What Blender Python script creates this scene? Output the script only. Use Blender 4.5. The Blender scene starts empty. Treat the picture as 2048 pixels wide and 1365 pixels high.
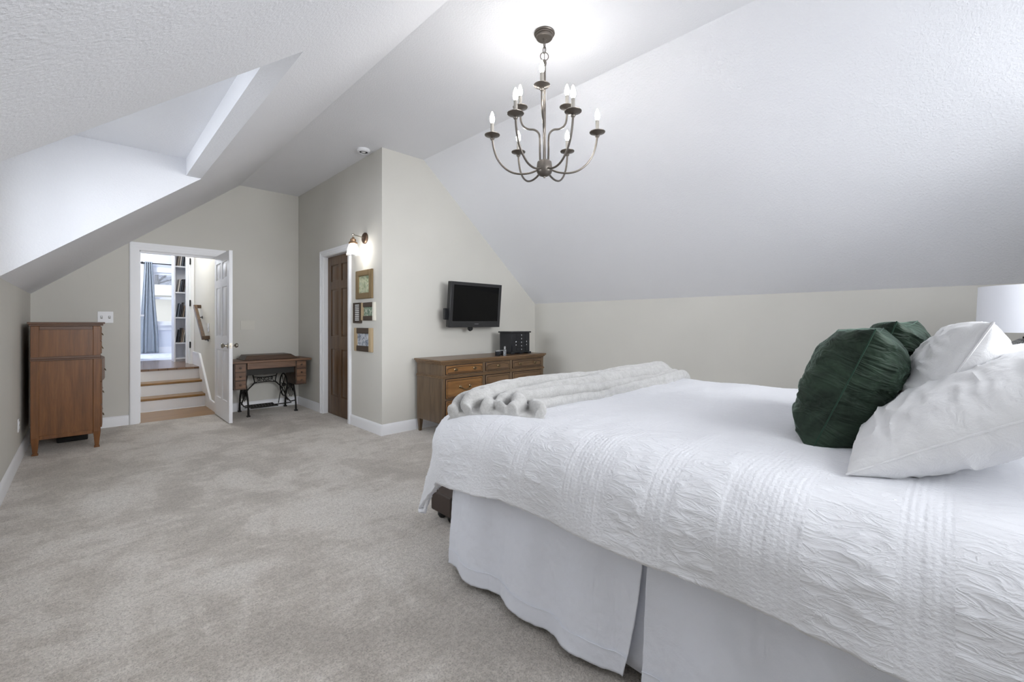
import bpy, bmesh, math, random
from mathutils import Vector, Matrix, noise
PI = math.pi
random.seed(7)
S = bpy.context.scene
COL = S.collection

# ------------------------------------------------------------------ helpers
class MB:
    def __init__(s): s.v = []; s.f = []; s.sm = []
    def add(s, vs, fs, smooth=False):
        n = len(s.v); s.v += [tuple(q) for q in vs]
        for f in fs: s.f.append([i + n for i in f]); s.sm.append(smooth)
        return s
    def box(s, x0, x1, y0, y1, z0, z1, M=None):
        x0, x1 = min(x0, x1), max(x0, x1); y0, y1 = min(y0, y1), max(y0, y1); z0, z1 = min(z0, z1), max(z0, z1)
        v = [Vector(q) for q in ((x0,y0,z0),(x1,y0,z0),(x1,y1,z0),(x0,y1,z0),(x0,y0,z1),(x1,y0,z1),(x1,y1,z1),(x0,y1,z1))]
        if M: v = [M @ q for q in v]
        return s.add(v, [(0,3,2,1),(4,5,6,7),(0,1,5,4),(1,2,6,5),(2,3,7,6),(3,0,4,7)])
    def frustum(s, b, t):      # b, t: four points each
        return s.add(list(b) + list(t), [(3,2,1,0),(4,5,6,7),(0,1,5,4),(1,2,6,5),(2,3,7,6),(3,0,4,7)])
    def prism(s, poly, axis, a, b):
        """poly 2D extruded on axis (0:x with (y,z), 1:y with (x,z), 2:z with (x,y))"""
        def P(q, w):
            return ((w, q[0], q[1]), (q[0], w, q[1]), (q[0], q[1], w))[axis]
        n = len(poly)
        vs = [P(q, a) for q in poly] + [P(q, b) for q in poly]
        fs = [list(range(n))[::-1], list(range(n, 2*n))] + [(i, (i+1) % n, n + (i+1) % n, n + i) for i in range(n)]
        return s.add(vs, fs)
    def lathe(s, prof, c=(0,0,0), ax=2, n=24, M=None, flute=0):
        vs = []; m = len(prof)
        for i in range(n):
            a = 2*PI*i/n
            for r, h in prof:
                rr = r*(1 + flute*(1 if i % 2 else -1))
                p = (rr*math.cos(a), rr*math.sin(a), h)
                if ax == 0: p = (h, p[0], p[1])
                elif ax == 1: p = (p[1], h, p[0])
                p = Vector(p)
                if M: p = M @ p
                vs.append(p + Vector(c))
        fs = []
        for i in range(n):
            j = (i+1) % n
            for k in range(m-1): fs.append((i*m+k, j*m+k, j*m+k+1, i*m+k+1))
        if prof[0][0] > 1e-6: fs.append([i*m for i in range(n)][::-1])
        if prof[-1][0] > 1e-6: fs.append([i*m+m-1 for i in range(n)])
        return s.add(vs, fs, True)
    def tube(s, pts, r, n=8, closed=False):
        pts = [Vector(p) for p in pts]; N = len(pts); vs = []
        up = Vector((0,0,1)); prev = None
        for i, p in enumerate(pts):
            if closed: t = pts[(i+1) % N] - pts[i-1]
            else: t = pts[min(i+1, N-1)] - pts[max(i-1, 0)]
            t.normalize()
            if prev is None:
                a = t.cross(up)
                if a.length < .1: a = t.cross(Vector((1,0,0)))
            else: a = prev - t*prev.dot(t)
            a.normalize(); prev = a; b = t.cross(a)
            rr = r[i] if isinstance(r, (list, tuple)) else r
            for k in range(n):
                w = 2*PI*k/n; vs.append(p + a*math.cos(w)*rr + b*math.sin(w)*rr)
        fs = []
        for i in range(N if closed else N-1):
            j = (i+1) % N
            for k in range(n): fs.append((i*n+k, i*n+(k+1) % n, j*n+(k+1) % n, j*n+k))
        if not closed: fs.append(list(range(n))[::-1]); fs.append(list(range((N-1)*n, N*n)))
        return s.add(vs, fs, True)
    def grid(s, fn, nu, nv, smooth=True):
        vs = [fn(i/nu, j/nv) for i in range(nu+1) for j in range(nv+1)]
        fs = [(i*(nv+1)+j, (i+1)*(nv+1)+j, (i+1)*(nv+1)+j+1, i*(nv+1)+j+1) for i in range(nu) for j in range(nv)]
        return s.add(vs, fs, smooth)

def obj(name, mb, mat, parent=None, bevel=0, local=False, seg=2):
    me = bpy.data.meshes.new(name)
    off = Vector((0,0,0))
    if parent is not None and not local:
        p = parent
        while p: off += Vector(p.location); p = p.parent
    me.from_pydata([Vector(v) - off for v in mb.v], [], mb.f)
    me.polygons.foreach_set('use_smooth', mb.sm)
    me.materials.append(mat)
    bm = bmesh.new(); bm.from_mesh(me); bmesh.ops.recalc_face_normals(bm, faces=bm.faces); bm.to_mesh(me); bm.free()
    me.update(); me.set_sharp_from_angle(angle=math.radians(38))
    o = bpy.data.objects.new(name, me); COL.objects.link(o)
    if parent is not None: o.parent = parent
    if bevel:
        m = o.modifiers.new('bevel', 'BEVEL'); m.width = bevel; m.segments = seg; m.limit_method = 'ANGLE'; m.angle_limit = math.radians(40)
    return o
def tag(o, label, cat, group=None, kind=None):
    if label: o['label'] = label
    if cat: o['category'] = cat
    if group: o['group'] = group
    if kind: o['kind'] = kind
    return o
def thing(name, label, cat, loc=(0,0,0), group=None):
    o = bpy.data.objects.new(name, None); COL.objects.link(o); o.location = loc; o.empty_display_size = .1
    return tag(o, label, cat, group)
def struct(name, mb, mat, label=None, cat=None, bevel=0):
    o = obj(name, mb, mat, bevel=bevel); o['kind'] = 'structure'
    if label: o['label'] = label; o['category'] = cat
    return o
def copy_tree(o, parent=None):
    c = o.copy(); COL.objects.link(c)
    if parent is not None: c.parent = parent
    for ch in [q for q in bpy.data.objects if q.parent == o and q is not c]: copy_tree(ch, c)
    return c

def lin(c):
    return tuple(((x/255)/12.92 if x/255 <= .04045 else ((x/255+.055)/1.055)**2.4) for x in c) + (1,)
class NT:
    def __init__(s, name):
        s.m = bpy.data.materials.new(name); s.m.use_nodes = True; s.t = s.m.node_tree
        s.b = s.t.nodes['Principled BSDF']; s.co = None
    def n(s, ty, **k):
        o = s.t.nodes.new(ty)
        for a, b in k.items():
            if isinstance(a, str) and a.startswith('i_'): o.inputs[a[2:].replace('_', ' ')].default_value = b
            else: setattr(o, a, b)
        return o
    def l(s, a, b): s.t.links.new(a, b)
    def coord(s, scale=(1,1,1), rot=(0,0,0)):
        if s.co is None: s.co = s.n('ShaderNodeTexCoord')
        m = s.n('ShaderNodeMapping'); m.inputs['Scale'].default_value = scale; m.inputs['Rotation'].default_value = rot
        s.l(s.co.outputs['Object'], m.inputs['Vector']); return m.outputs[0]
    def noise(s, sc, det=3, rough=.5, scale=(1,1,1), dist=0, rot=(0,0,0)):
        q = s.n('ShaderNodeTexNoise'); q.inputs['Scale'].default_value = sc; q.inputs['Detail'].default_value = det
        q.inputs['Roughness'].default_value = rough; q.inputs['Distortion'].default_value = dist
        s.l(s.coord(scale, rot), q.inputs['Vector']); return q.outputs['Fac']
    def ramp(s, fac, stops):
        r = s.n('ShaderNodeValToRGB'); e = r.color_ramp.elements
        while len(e) < len(stops): e.new(.5)
        for i, (p, c) in enumerate(stops): e[i].position = p; e[i].color = c
        s.l(fac, r.inputs[0]); return r.outputs[0]
    def bump(s, h, st=.3, dist=.01, prev=None):
        b = s.n('ShaderNodeBump'); b.inputs['Strength'].default_value = st; b.inputs['Distance'].default_value = dist
        s.l(h, b.inputs['Height'])
        if prev: s.l(prev, b.inputs['Normal'])
        s.l(b.outputs[0], s.b.inputs['Normal']); return b.outputs[0]
    def mix(s, fac, a, b, mode='MIX'):
        m = s.n('ShaderNodeMix', data_type='RGBA', blend_type=mode)
        for q, i in ((fac, 0), (a, 6), (b, 7)):
            if hasattr(q, 'links'): s.l(q, m.inputs[i])
            else: m.inputs[i].default_value = q
        return m.outputs[2]
    def math(s, op, a, b=None, c=None):
        m = s.n('ShaderNodeMath', operation=op)
        for i, q in enumerate((a, b, c)):
            if q is None: continue
            if hasattr(q, 'links'): s.l(q, m.inputs[i])
            else: m.inputs[i].default_value = q
        return m.outputs[0]
def plain(name, c, rough=.5, metal=0, spec=None, **kw):
    t = NT(name); t.b.inputs['Base Color'].default_value = lin(c); t.b.inputs['Roughness'].default_value = rough
    t.b.inputs['Metallic'].default_value = metal
    for a, b in kw.items(): t.b.inputs[a.replace('_', ' ')].default_value = b
    return t.m
def paint(name, c, sc=180, st=.25, dist=.002, rough=.75, var=.03):
    t = NT(name); t.b.inputs['Roughness'].default_value = rough
    a = lin(c); n = t.noise(1.3, 2)
    t.l(t.ramp(n, [(.3, tuple(x*(1-var) for x in a[:3]) + (1,)), (.7, tuple(min(1, x*(1+var)) for x in a[:3]) + (1,))]), t.b.inputs['Base Color'])
    t.bump(t.noise(sc, 3, .6), st, dist); return t.m
def wood(name, c1, c2, c3, axis=2, rough=.38, sc=1, coat=.15):
    t = NT(name); s_ = [9, 9, 9]; s_[axis] = .9
    n1 = t.noise(2.2*sc, 5, .62, tuple(s_), .8)
    s2 = [60, 60, 60]; s2[axis] = 2
    n2 = t.noise(2.0*sc, 4, .7, tuple(s2))
    c = t.ramp(n1, [(.28, lin(c1)), (.5, lin(c2)), (.72, lin(c3))])
    c = t.mix(.35, c, t.ramp(n2, [(.35, (.45,.42,.4,1)), (.6, (1,1,1,1))]), 'MULTIPLY')
    t.l(c, t.b.inputs['Base Color']); t.b.inputs['Roughness'].default_value = rough
    t.b.inputs['Coat Weight'].default_value = coat; t.b.inputs['Coat Roughness'].default_value = .25
    t.bump(n2, .08, .002); return t.m
def emis(name, c, st):
    t = NT(name); t.b.inputs['Emission Color'].default_value = (c[0], c[1], c[2], 1); t.b.inputs['Emission Strength'].default_value = st
    t.b.inputs['Base Color'].default_value = (1,1,1,1); return t.m

M_wall = paint('beige_wall_paint', (204, 202, 195), 160, .18, .0015)
M_ceil = paint('textured_ceiling_paint', (227, 228, 232), 80, .6, .005, .85, .01)
M_soffit = paint('heavy_stipple_paint', (224, 226, 230), 75, .9, .006, .85, .01)
M_trim = plain('white_trim_paint', (238, 239, 242), .4)
M_door = plain('white_door_paint', (240, 241, 244), .42)
M_ww = plain('warm_white_wall', (226, 224, 214), .7)
M_roomw = plain('pale_upper_room_wall', (222, 226, 234), .7)
M_doorwood = wood('dark_walnut_door', (68,48,28), (94,68,42), (108,80,52), 2, .42)
M_drs = wood('brown_walnut_dresser', (82,60,38), (108,82,55), (124,96,66), 0, .36)
M_drsV = wood('brown_walnut_side', (74,56,40), (98,78,56), (112,90,66), 2, .4)
M_drw = wood('golden_drawer_wood', (100,66,32), (132,92,48), (148,108,62), 0, .34)
M_chest = wood('red_brown_chest_wood', (96,60,28), (118,74,36), (132,88,46), 2, .38)
M_chestd = wood('chest_trim_wood', (82,54,38), (104,74,55), (118,88,68), 0, .4)
M_sew = wood('sewing_table_oak', (78,52,36), (112,80,57), (134,98,70), 0, .5)
M_sewd = wood('sewing_table_dark', (52,36,26), (74,54,40), (92,70,52), 0, .5)
M_line = plain('dark_recess_line', (52,36,26), .6)
M_brass = plain('aged_brass', (124,108,84), .3, 1)
M_iron = plain('black_cast_iron', (38,36,34), .5, .6)
M_bronze = plain('brushed_bronze', (112,106,100), .36, .85)
M_nickel = plain('satin_nickel', (176,170,158), .22, 1)
M_black = plain('black_plastic', (20,21,23), .38)
M_hinge = plain('black_hinge_metal', (34,33,33), .45, .5)
M_screen = plain('glossy_black_screen', (3,3,4), .06, **{'Specular_IOR_Level': .2})
M_jb = plain('black_lacquer', (24,26,31), .25)
M_sil = plain('polished_silver', (215,216,220), .15, 1)
M_glass = plain('clear_glass', (250,252,255), .03, Transmission_Weight=1.0)
M_frost = plain('pale_glass', (240,244,250), .12, Transmission_Weight=.9)
M_plate = plain('white_plastic_plate', (232,233,236), .35)
M_platew = plain('beige_painted_plate', (206,203,194), .5)
M_bulb = emis('glowing_bulb', (1, .97, .93), 26)
M_candle = plain('candle_sleeve', (150,146,140), .5, .3)
M_tread = wood('oak_stair_tread', (112,80,34), (148,108,52), (162,122,64), 0, .3)
M_gold = plain('antique_gold_frame', (136,116,84), .45, .4)
M_dkframe = plain('dark_brown_frame', (70,58,48), .5)
M_ltframe = plain('pale_wood_frame', (176,156,124), .5)
M_cream = plain('cream_frame', (222,218,206), .5)
M_rubber = plain('dark_castor', (16,16,16), .3)
M_dusty = plain('grey_blue_dresser_paint', (196,208,222), .5)

def M_carpet():
    t = NT('beige_cut_pile_carpet'); t.b.inputs['Roughness'].default_value = .95
    t.b.inputs['Specular IOR Level'].default_value = .05
    t.b.inputs['Sheen Weight'].default_value = .25; t.b.inputs['Sheen Roughness'].default_value = .6
    big = t.noise(1.15, 4, .62, (1, 1, 1), .6)
    mid = t.noise(2.6, 3, .6, (1.4, .8, 1), .9)
    str_ = t.noise(5, 3, .6, (.6, 3, 1), .4, (0, 0, .5))
    tuft = t.noise(150, 3, .75)
    fine = t.noise(62, 2, .6, (1, 1, 1), .8)
    b = t.math('ADD', t.math('MULTIPLY', big, .55), t.math('ADD', t.math('MULTIPLY', mid, .3), t.math('MULTIPLY', str_, .15)))
    c = t.ramp(b, [(.40, lin((200,193,184))), (.475, lin((214,207,198))), (.52, lin((229,223,215))), (.62, lin((238,233,226)))])
    c = t.mix(.75, c, t.ramp(tuft, [(.30, (.40,.38,.36,1)), (.45, (.97,.96,.95,1)), (.64, (1.2,1.2,1.2,1))]), 'MULTIPLY')
    c = t.mix(.5, c, t.ramp(fine, [(.35, (.62,.6,.58,1)), (.6, (1.06,1.06,1.06,1))]), 'MULTIPLY')
    t.l(c, t.b.inputs['Base Color'])
    h = t.math('ADD', tuft, t.math('MULTIPLY', fine, .9))
    t.bump(h, .8, .012); return t.m
M_carpet = M_carpet()
def cloth(name, c, weave=420, st=.25, wr=None, rough=.85):
    t = NT(name); t.b.inputs['Roughness'].default_value = rough; t.b.inputs['Specular IOR Level'].default_value = .15
    t.b.inputs['Base Color'].default_value = lin(c)
    t.b.inputs['Sheen Weight'].default_value = .15
    nb = t.bump(t.noise(weave, 2, .6), st, .002)
    if wr: t.bump(t.noise(wr, 4, .6, (1, 1, 1), .6), .35, .012, nb)
    return t.m
def M_duvet_():
    t = NT('white_crinkle_cotton'); t.b.inputs['Roughness'].default_value = .9; t.b.inputs['Specular IOR Level'].default_value = .1
    t.b.inputs['Base Color'].default_value = lin((226, 227, 231))
    co = t.n('ShaderNodeTexCoord'); sp = t.n('ShaderNodeSeparateXYZ'); t.l(co.outputs['UV'], sp.inputs[0])
    # ruled seersucker bands across the bed
    w = t.math('SINE', t.math('MULTIPLY', sp.outputs[1], 2*PI/.014))
    band = t.math('GREATER_THAN', t.math('SINE', t.math('ADD', t.math('MULTIPLY', sp.outputs[1], 2*PI/.27), t.math('MULTIPLY', t.math('SINE', t.math('MULTIPLY', sp.outputs[1], 2*PI/.61)), 1.1))), .15)
    mp = t.n('ShaderNodeMapping'); mp.inputs['Scale'].default_value = (26, 9, 1); t.l(co.outputs['UV'], mp.inputs[0])
    pk = t.n('ShaderNodeTexNoise'); pk.inputs['Scale'].default_value = 1.3; pk.inputs['Detail'].default_value = 4; pk.inputs['Distortion'].default_value = 1.2
    t.l(mp.outputs[0], pk.inputs['Vector'])
    mp2 = t.n('ShaderNodeMapping'); mp2.inputs['Scale'].default_value = (90, 60, 1); t.l(co.outputs['UV'], mp2.inputs[0])
    cr = t.n('ShaderNodeTexNoise'); cr.inputs['Scale'].default_value = 1.2; cr.inputs['Detail'].default_value = 3; t.l(mp2.outputs[0], cr.inputs['Vector'])
    ridge = t.math('ABSOLUTE', t.math('SUBTRACT', pk.outputs['Fac'], .5))
    h1 = t.math('MULTIPLY', t.math('SUBTRACT', 1, band), t.math('MULTIPLY', t.math('POWER', t.math('SUBTRACT', 1, ridge), 14), 1.0))
    h2 = t.math('MULTIPLY', band, t.math('ADD', t.math('MULTIPLY', w, .12), t.math('MULTIPLY', cr.outputs['Fac'], 1.3)))
    h = t.math('ADD', t.math('ADD', h1, h2), t.math('MULTIPLY', cr.outputs['Fac'], .35))
    nb = t.bump(t.noise(500, 2, .6), .2, .0015)
    t.bump(h, .38, .006, nb)
    return t.m
M_duvet = M_duvet_()
M_sham = cloth('white_linen_sham', (219, 219, 220), 380, .3, 22)
M_skirt = cloth('pale_grey_skirt_cotton', (234, 237, 246), 500, .25, 9)
def M_throw_():
    t = NT('grey_faux_fur'); t.b.inputs['Roughness'].default_value = .95; t.b.inputs['Specular IOR Level'].default_value = .05
    t.b.inputs['Sheen Weight'].default_value = .5; t.b.inputs['Sheen Roughness'].default_value = .5
    n = t.noise(110, 4, .7); n2 = t.noise(28, 3, .6)
    t.l(t.ramp(t.math('ADD', t.math('MULTIPLY', n, .5), t.math('MULTIPLY', n2, .5)), [(.35, lin((174,173,171))), (.6, lin((195,194,192)))]), t.b.inputs['Base Color'])
    nb = t.bump(n, .7, .006); t.bump(n2, .35, .006, nb); return t.m
M_throw = M_throw_()
def M_velvet_():
    t = NT('emerald_velvet'); t.b.inputs['Roughness'].default_value = .62; t.b.inputs['Specular IOR Level'].default_value = .25
    t.b.inputs['Sheen Weight'].default_value = .6; t.b.inputs['Sheen Roughness'].default_value = .3; t.b.inputs['Sheen Tint'].default_value = lin((130, 158, 144))
    n = t.noise(9, 4, .65, (1,1,1), .8)
    t.l(t.ramp(n, [(.35, lin((22,34,25))), (.65, lin((46,63,50)))]), t.b.inputs['Base Color'])
    nb = t.bump(t.noise(7, 3, .55, (1,1,3.2), .9), .75, .035); t.bump(t.noise(400, 2), .15, .001, nb); return t.m
M_velvet = M_velvet_()

# ------------------------------------------------------------------ the room
XL, XR, YF, YT, YN, XC = -.405, 4.57, 6.705, 4.21, -.95, 2.216
ZC, ZKL, ZKR, XA, XB = 3.014, 1.478, 1.449, 1.474, 2.724
KS = (ZC-ZKL)/(XA-XL)
DY0, DY1, DZ, SX, SXi = 2.0, 4.363, 2.505, .682, .582      # dormer opening
SZ = ZKL + (SX-XL)*KS
T = .12
m = MB(); m.box(XL-.15, XR+.15, YN-.15, YF, -.1, 0)
struct('floor', m, M_carpet)
m = MB(); m.box(XL-T, XL, YN, DY0, 0, ZKL); m.box(XL-T, XL, DY1, YF, 0, ZKL)
m.box(XL-T, XL, DY0, DY1, 0, .95); m.box(XL-T, XL, DY0, DY1, 2.25, DZ)
m.box(XL-T, XL, DY0, 2.2, .95, 2.25); m.box(XL-T, XL, 4.16, DY1, .95, 2.25); m.box(XL-T, XL, 3.13, 3.23, .95, 2.25)
struct('wall_left', m, M_wall)
m = MB(); m.prism([(XL-T, 0), (.435, 0), (.435, 2.05), (1.245, 2.05), (1.245, 0), (XC+.02, 0), (XC+.02, ZC+.02), (XA, ZC+.02), (XL-T, ZKL-T*KS+.02)], 1, YF, YF+T)
struct('wall_far', m, M_wall)
m = MB(); m.prism([(YT+T, 0), (5.0, 0), (5.0, 2.05), (5.79, 2.05), (5.79, 0), (YF, 0), (YF, ZC), (YT+T, ZC)], 0, XC, XC+T)
struct('wall_closet', m, M_wall)
m = MB(); m.prism([(XC, 0), (XR+T, 0), (XR+T, ZKR-.1), (XR, ZKR), (XB, ZC), (XC, ZC)], 1, YT, YT+T)
struct('wall_tv', m, M_wall)
m = MB(); m.box(XR, XR+T, YN, YT, 0, ZKR); struct('wall_right', m, M_wall)
m = MB()
m.box(XL-T, XR+T, YN-T, YN, 0, 1.1); m.box(XL-T, .55, YN-T, YN, 1.1, 2.5); m.box(3.35, XR+T, YN-T, YN, 1.1, 2.5); m.box(1.9, 2.0, YN-T, YN, 1.1, 2.5)
m.box(XL-T, XR+T, YN-T, YN, 2.5, ZC+.1)
struct('wall_near', m, M_wall)
# ceilings
c = .1
m = MB(); m.prism([(XA, YN), (XB, YN), (XB, YT+T), (XC+.3, YT+T), (XC+.3, YF), (XA, YF)], 2, ZC, ZC+c)
struct('ceiling', m, M_ceil)
n_ = Vector((-KS, 1)).normalized()*c
def slopeL(x0, x1): 
    z0, z1 = ZKL+(x0-XL)*KS, ZKL+(x1-XL)*KS
    return [(x0, z0), (x1, z1), (x1+n_[0], z1+n_[1]), (x0+n_[0], z0+n_[1])]
m = MB(); m.prism(slopeL(XL-.05, XA), 1, YN, DY0); m.prism(slopeL(XL-.05, XA), 1, DY1, YF); m.prism(slopeL(SX, XA), 1, DY0, DY1)
struct('ceiling_left', m, M_ceil)
m = MB(); k = (ZC-ZKR)/(XR-XB); nr = Vector((k, 1)).normalized()*c
m.prism([(XB, ZC), (XR+.05, ZKR-.05*k), (XR+.05+nr[0], ZKR-.05*k+nr[1]), (XB+nr[0], ZC+nr[1])], 1, YN, YT+.02)
struct('ceiling_right', m, M_ceil)
m = MB(); m.prism([(XL-T, DZ), (SXi, DZ), (SXi, SZ), (SX, SZ), (SX+.05, SZ+.2), (SX, DZ+.12), (XL-T, DZ+.12)], 1, DY0-.001, DY1+.001)
struct('ceiling_dormer', m, M_ceil)
for nm, y0, y1 in (('wall_dormer_far', DY1-.003, DY1+.06), ('wall_dormer_near', DY0-.06, DY0-.0005)):
    m = MB(); e = -.001 if nm.endswith('far') else .006
    m.prism([(XL-T, ZKL-T*KS+e), (SX, SZ+e), (SX, DZ+.1), (XL-T, DZ+.1)], 1, y0, y1)
    struct(nm, m, M_ceil)
# dormer windows + added, unseen gable windows (frames and panes)
def window(name, axis, w, a0, a1, z0, z1, label):
    o = thing(name, None, None); o['kind'] = 'structure'
    o.location = ((w, (a0+a1)/2, z0) if axis == 0 else ((a0+a1)/2, w, z0))
    m = MB()
    def bx(p0, p1, q0, q1, d0, d1):
        if axis == 0: m.box(w+d0, w+d1, p0, p1, q0, q1)
        else: m.box(p0, p1, w+d0, w+d1, q0, q1)
    f = .05; zm = (z0+z1)/2
    for p0, p1, q0, q1 in ((a0, a0+f, z0, z1), (a1-f, a1, z0, z1), (a0+f, a1-f, z0, z0+f), (a0+f, a1-f, z1-f, z1), (a0+f, a1-f, zm-.025, zm+.025)):
        bx(p0, p1, q0, q1, -.03, .03)
    obj('window_frame', m, M_trim, o)
    m = MB(); bx(a0+f, a1-f, z0+f, zm-.025, -.003, .003); bx(a0+f, a1-f, zm+.025, z1-f, -.003, .003)
    obj('window_pane', m, M_pane, o)
tp = NT('window_pane_glass'); gl = tp.n('ShaderNodeBsdfTransparent'); gg = tp.n('ShaderNodeBsdfGlossy'); gg.inputs['Roughness'].default_value = .02
mx = tp.n('ShaderNodeMixShader'); mx.inputs[0].default_value = .06; tp.l(gl.outputs[0], mx.inputs[1]); tp.l(gg.outputs[0], mx.inputs[2])
tp.l(mx.outputs[0], tp.t.nodes['Material Output'].inputs[0]); M_pane = tp.m
window('window_1', 0, XL-.06, 2.2, 3.13, .95, 2.25, '')
window('window_2', 0, XL-.06, 3.23, 4.16, .95, 2.25, '')
window('added_window_3', 1, YN-.06, .55, 1.9, 1.1, 2.5, '')  # added behind the camera so fill light can reach the alcove
window('added_window_4', 1, YN-.06, 2.0, 3.35, 1.1, 2.5, '')  # second added gable window, also out of view
# baseboards: profile with rounded top
def bb(name, pts, nx, ny):
    """pts: start/end on the wall line; (nx,ny) inward"""
    (x0, y0), (x1, y1) = pts; m = MB()
    prof = [(0, 0), (.016, 0), (.016, .085), (.013, .1), (.006, .112), (0, .115)]
    v = []
    for (x, y) in ((x0, y0), (x1, y1)): v += [(x+nx*d, y+ny*d, z) for d, z in prof]
    n = len(prof); m.add(v, [(i, (i+1) % n, n+(i+1) % n, n+i) for i in range(n)] + [list(range(n)), list(range(n, 2*n))])
    struct(name, m, M_trim)
bb('baseboard_left', ((XL, YN), (XL, YF)), 1, 0)
bb('baseboard_far_left', ((XL+.016, YF), (.36, YF)), 0, -1)
bb('baseboard_far_right', ((1.31, YF), (XC, YF)), 0, -1)
bb('baseboard_closet_far', ((XC, 5.85), (XC, YF-.016)), -1, 0)
bb('baseboard_closet_near', ((XC, YT-.016), (XC, 4.94)), -1, 0)
bb('baseboard_tv', ((XC, YT), (XR-.016, YT)), 0, -1)
bb('baseboard_right', ((XR, YN), (XR, YT)), -1, 0)
# casings
def casing(name, axis, w, sgn, a0, a1, z1, cw):
    """flat casing with stepped moulding around an opening a0..a1"""
    m = MB()
    for d0, d1, i0, i1 in ((0, .014, .006, cw), (.014, .02, .03, cw-.004), (.02, .026, cw-.03, cw-.008)):
        poly = [(a0-i1, 0), (a0-i0, 0), (a0-i0, z1+i0), (a1+i0, z1+i0), (a1+i0, 0), (a1+i1, 0), (a1+i1, z1+i1), (a0-i1, z1+i1)]
        m.prism(poly, axis, w+sgn*d0, w+sgn*d1)
    struct(name, m, M_trim)
casing('trim_1', 1, YF, -1, .455, 1.225, 2.03, .09)
m = MB(); m.prism([(.435, 0), (.455, 0), (.455, 2.03), (1.225, 2.03), (1.225, 0), (1.245, 0), (1.245, 2.05), (.435, 2.05)], 1, YF-.002, YF+T+.01)
m.box(.455, .467, YF+.045, YF+.085, 0, 2.02); m.box(1.213, 1.225, YF+.045, YF+.085, 0, 2.02); m.box(.467, 1.213, YF+.045, YF+.085, 2.008, 2.03)
struct('trim_2', m, M_trim)
casing('trim_3', 0, XC, -1, 5.02, 5.77, 2.03, .08)
m = MB(); m.prism([(5.0, 0), (5.02, 0), (5.02, 2.03), (5.77, 2.03), (5.77, 0), (5.79, 0), (5.79, 2.05), (5.0, 2.05)], 0, XC-.002, XC+T+.01)
struct('trim_4', m, M_trim)
m = MB(); m.box(.44, .4495, YF+.02, YF+.045, .88, .95); o = obj('strike_plate', m, M_nickel); tag(o, 'small metal strike plate let into the left jamb of the open white doorway', 'strike plate')
o.location.x = .0065

# six panel door in local space: x 0..w, y 0..t (face at y=0), z 0..h
def panel_door(name, w, h, t, mat, parent):
    m = MB(); st = .105; mid = .09
    rows = [(.24, .84), (1.00, 1.60), (1.70, h-.11)]
    cols = [(st, (w-mid)/2), ((w+mid)/2, w-st)]
    d = .009
    m.box(0, w, d, t-d, 0, h)
    for y0, y1 in ((0, d), (t-d, t)):
        m.box(0, st, y0, y1, 0, h); m.box(w-st, w, y0, y1, 0, h); m.box((w-mid)/2, (w+mid)/2, y0, y1, 0, h)
        zz = [0] + [q for r in rows for q in r] + [h]
        for i in range(0, len(zz), 2):
            for c0, c1 in cols: m.box(c0, c1, y0, y1, zz[i], zz[i+1])
        for c0, c1 in cols:
            for z0, z1 in rows:
                yo, yi = (0+.001, d) if y0 == 0 else (t-.001, t-d)
                a, b = .018, .042
                B = [(c0+a, yi, z0+a), (c1-a, yi, z0+a), (c1-a, yi, z1-a), (c0+a, yi, z1-a)]
                Tt = [(c0+b, yo, z0+b), (c1-b, yo, z0+b), (c1-b, yo, z1-b), (c0+b, yo, z1-b)]
                m.frustum(B, Tt)
    return obj(name, m, mat, parent, local=True, bevel=.002)
def knob(parent, x, y, z, sgn, mat):
    m = MB(); prof = [(.0, 0), (.032, 0), (.032, .006), (.012, .01), (.010, .03), (.018, .036), (.027, .046), (.028, .056), (.020, .066), (0, .068)]
    m.lathe([(r, sgn*q) for r, q in prof], (x, y, z), 1, 20)
    return obj('knob', m, mat, parent, local=True)
# open white door, hinge at right jamb, swung into room
d1 = thing('door_1', 'open white six panel door standing at right side of the stair doorway', 'door', (1.226, 6.69, .012)); d1['kind'] = 'structure'
panel_door('door_panel', .785, 2.01, .036, M_door, d1)
kk = knob(d1, .72, .036, .90, 1, M_nickel); knob(d1, .72, 0, .90, -1, M_nickel)
m = MB(); m.box(.785, .7865, .005, .031, .87, .93); m.box(.786, .794, .011, .025, .89, .91); obj('latch_plate', m, M_nickel, d1, local=True)
d1.rotation_euler = (0, 0, -PI/2 - .0)
# local x -> -Y world, local y -> +X... keep leaf at X 1.19-1.226
d1.location = (1.191, 6.69, .012)
# closed brown closet door
d2 = thing('door_2', 'closed dark brown six panel wooden door in white casing', 'door', (XC+.06, 5.77, .006)); d2['kind'] = 'structure'
panel_door('door_panel', .744, 2.02, .035, M_doorwood, d2)
d2.rotation_euler = (0, 0, -PI/2); d2.location = (XC+.055, 5.767, .006)

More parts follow.
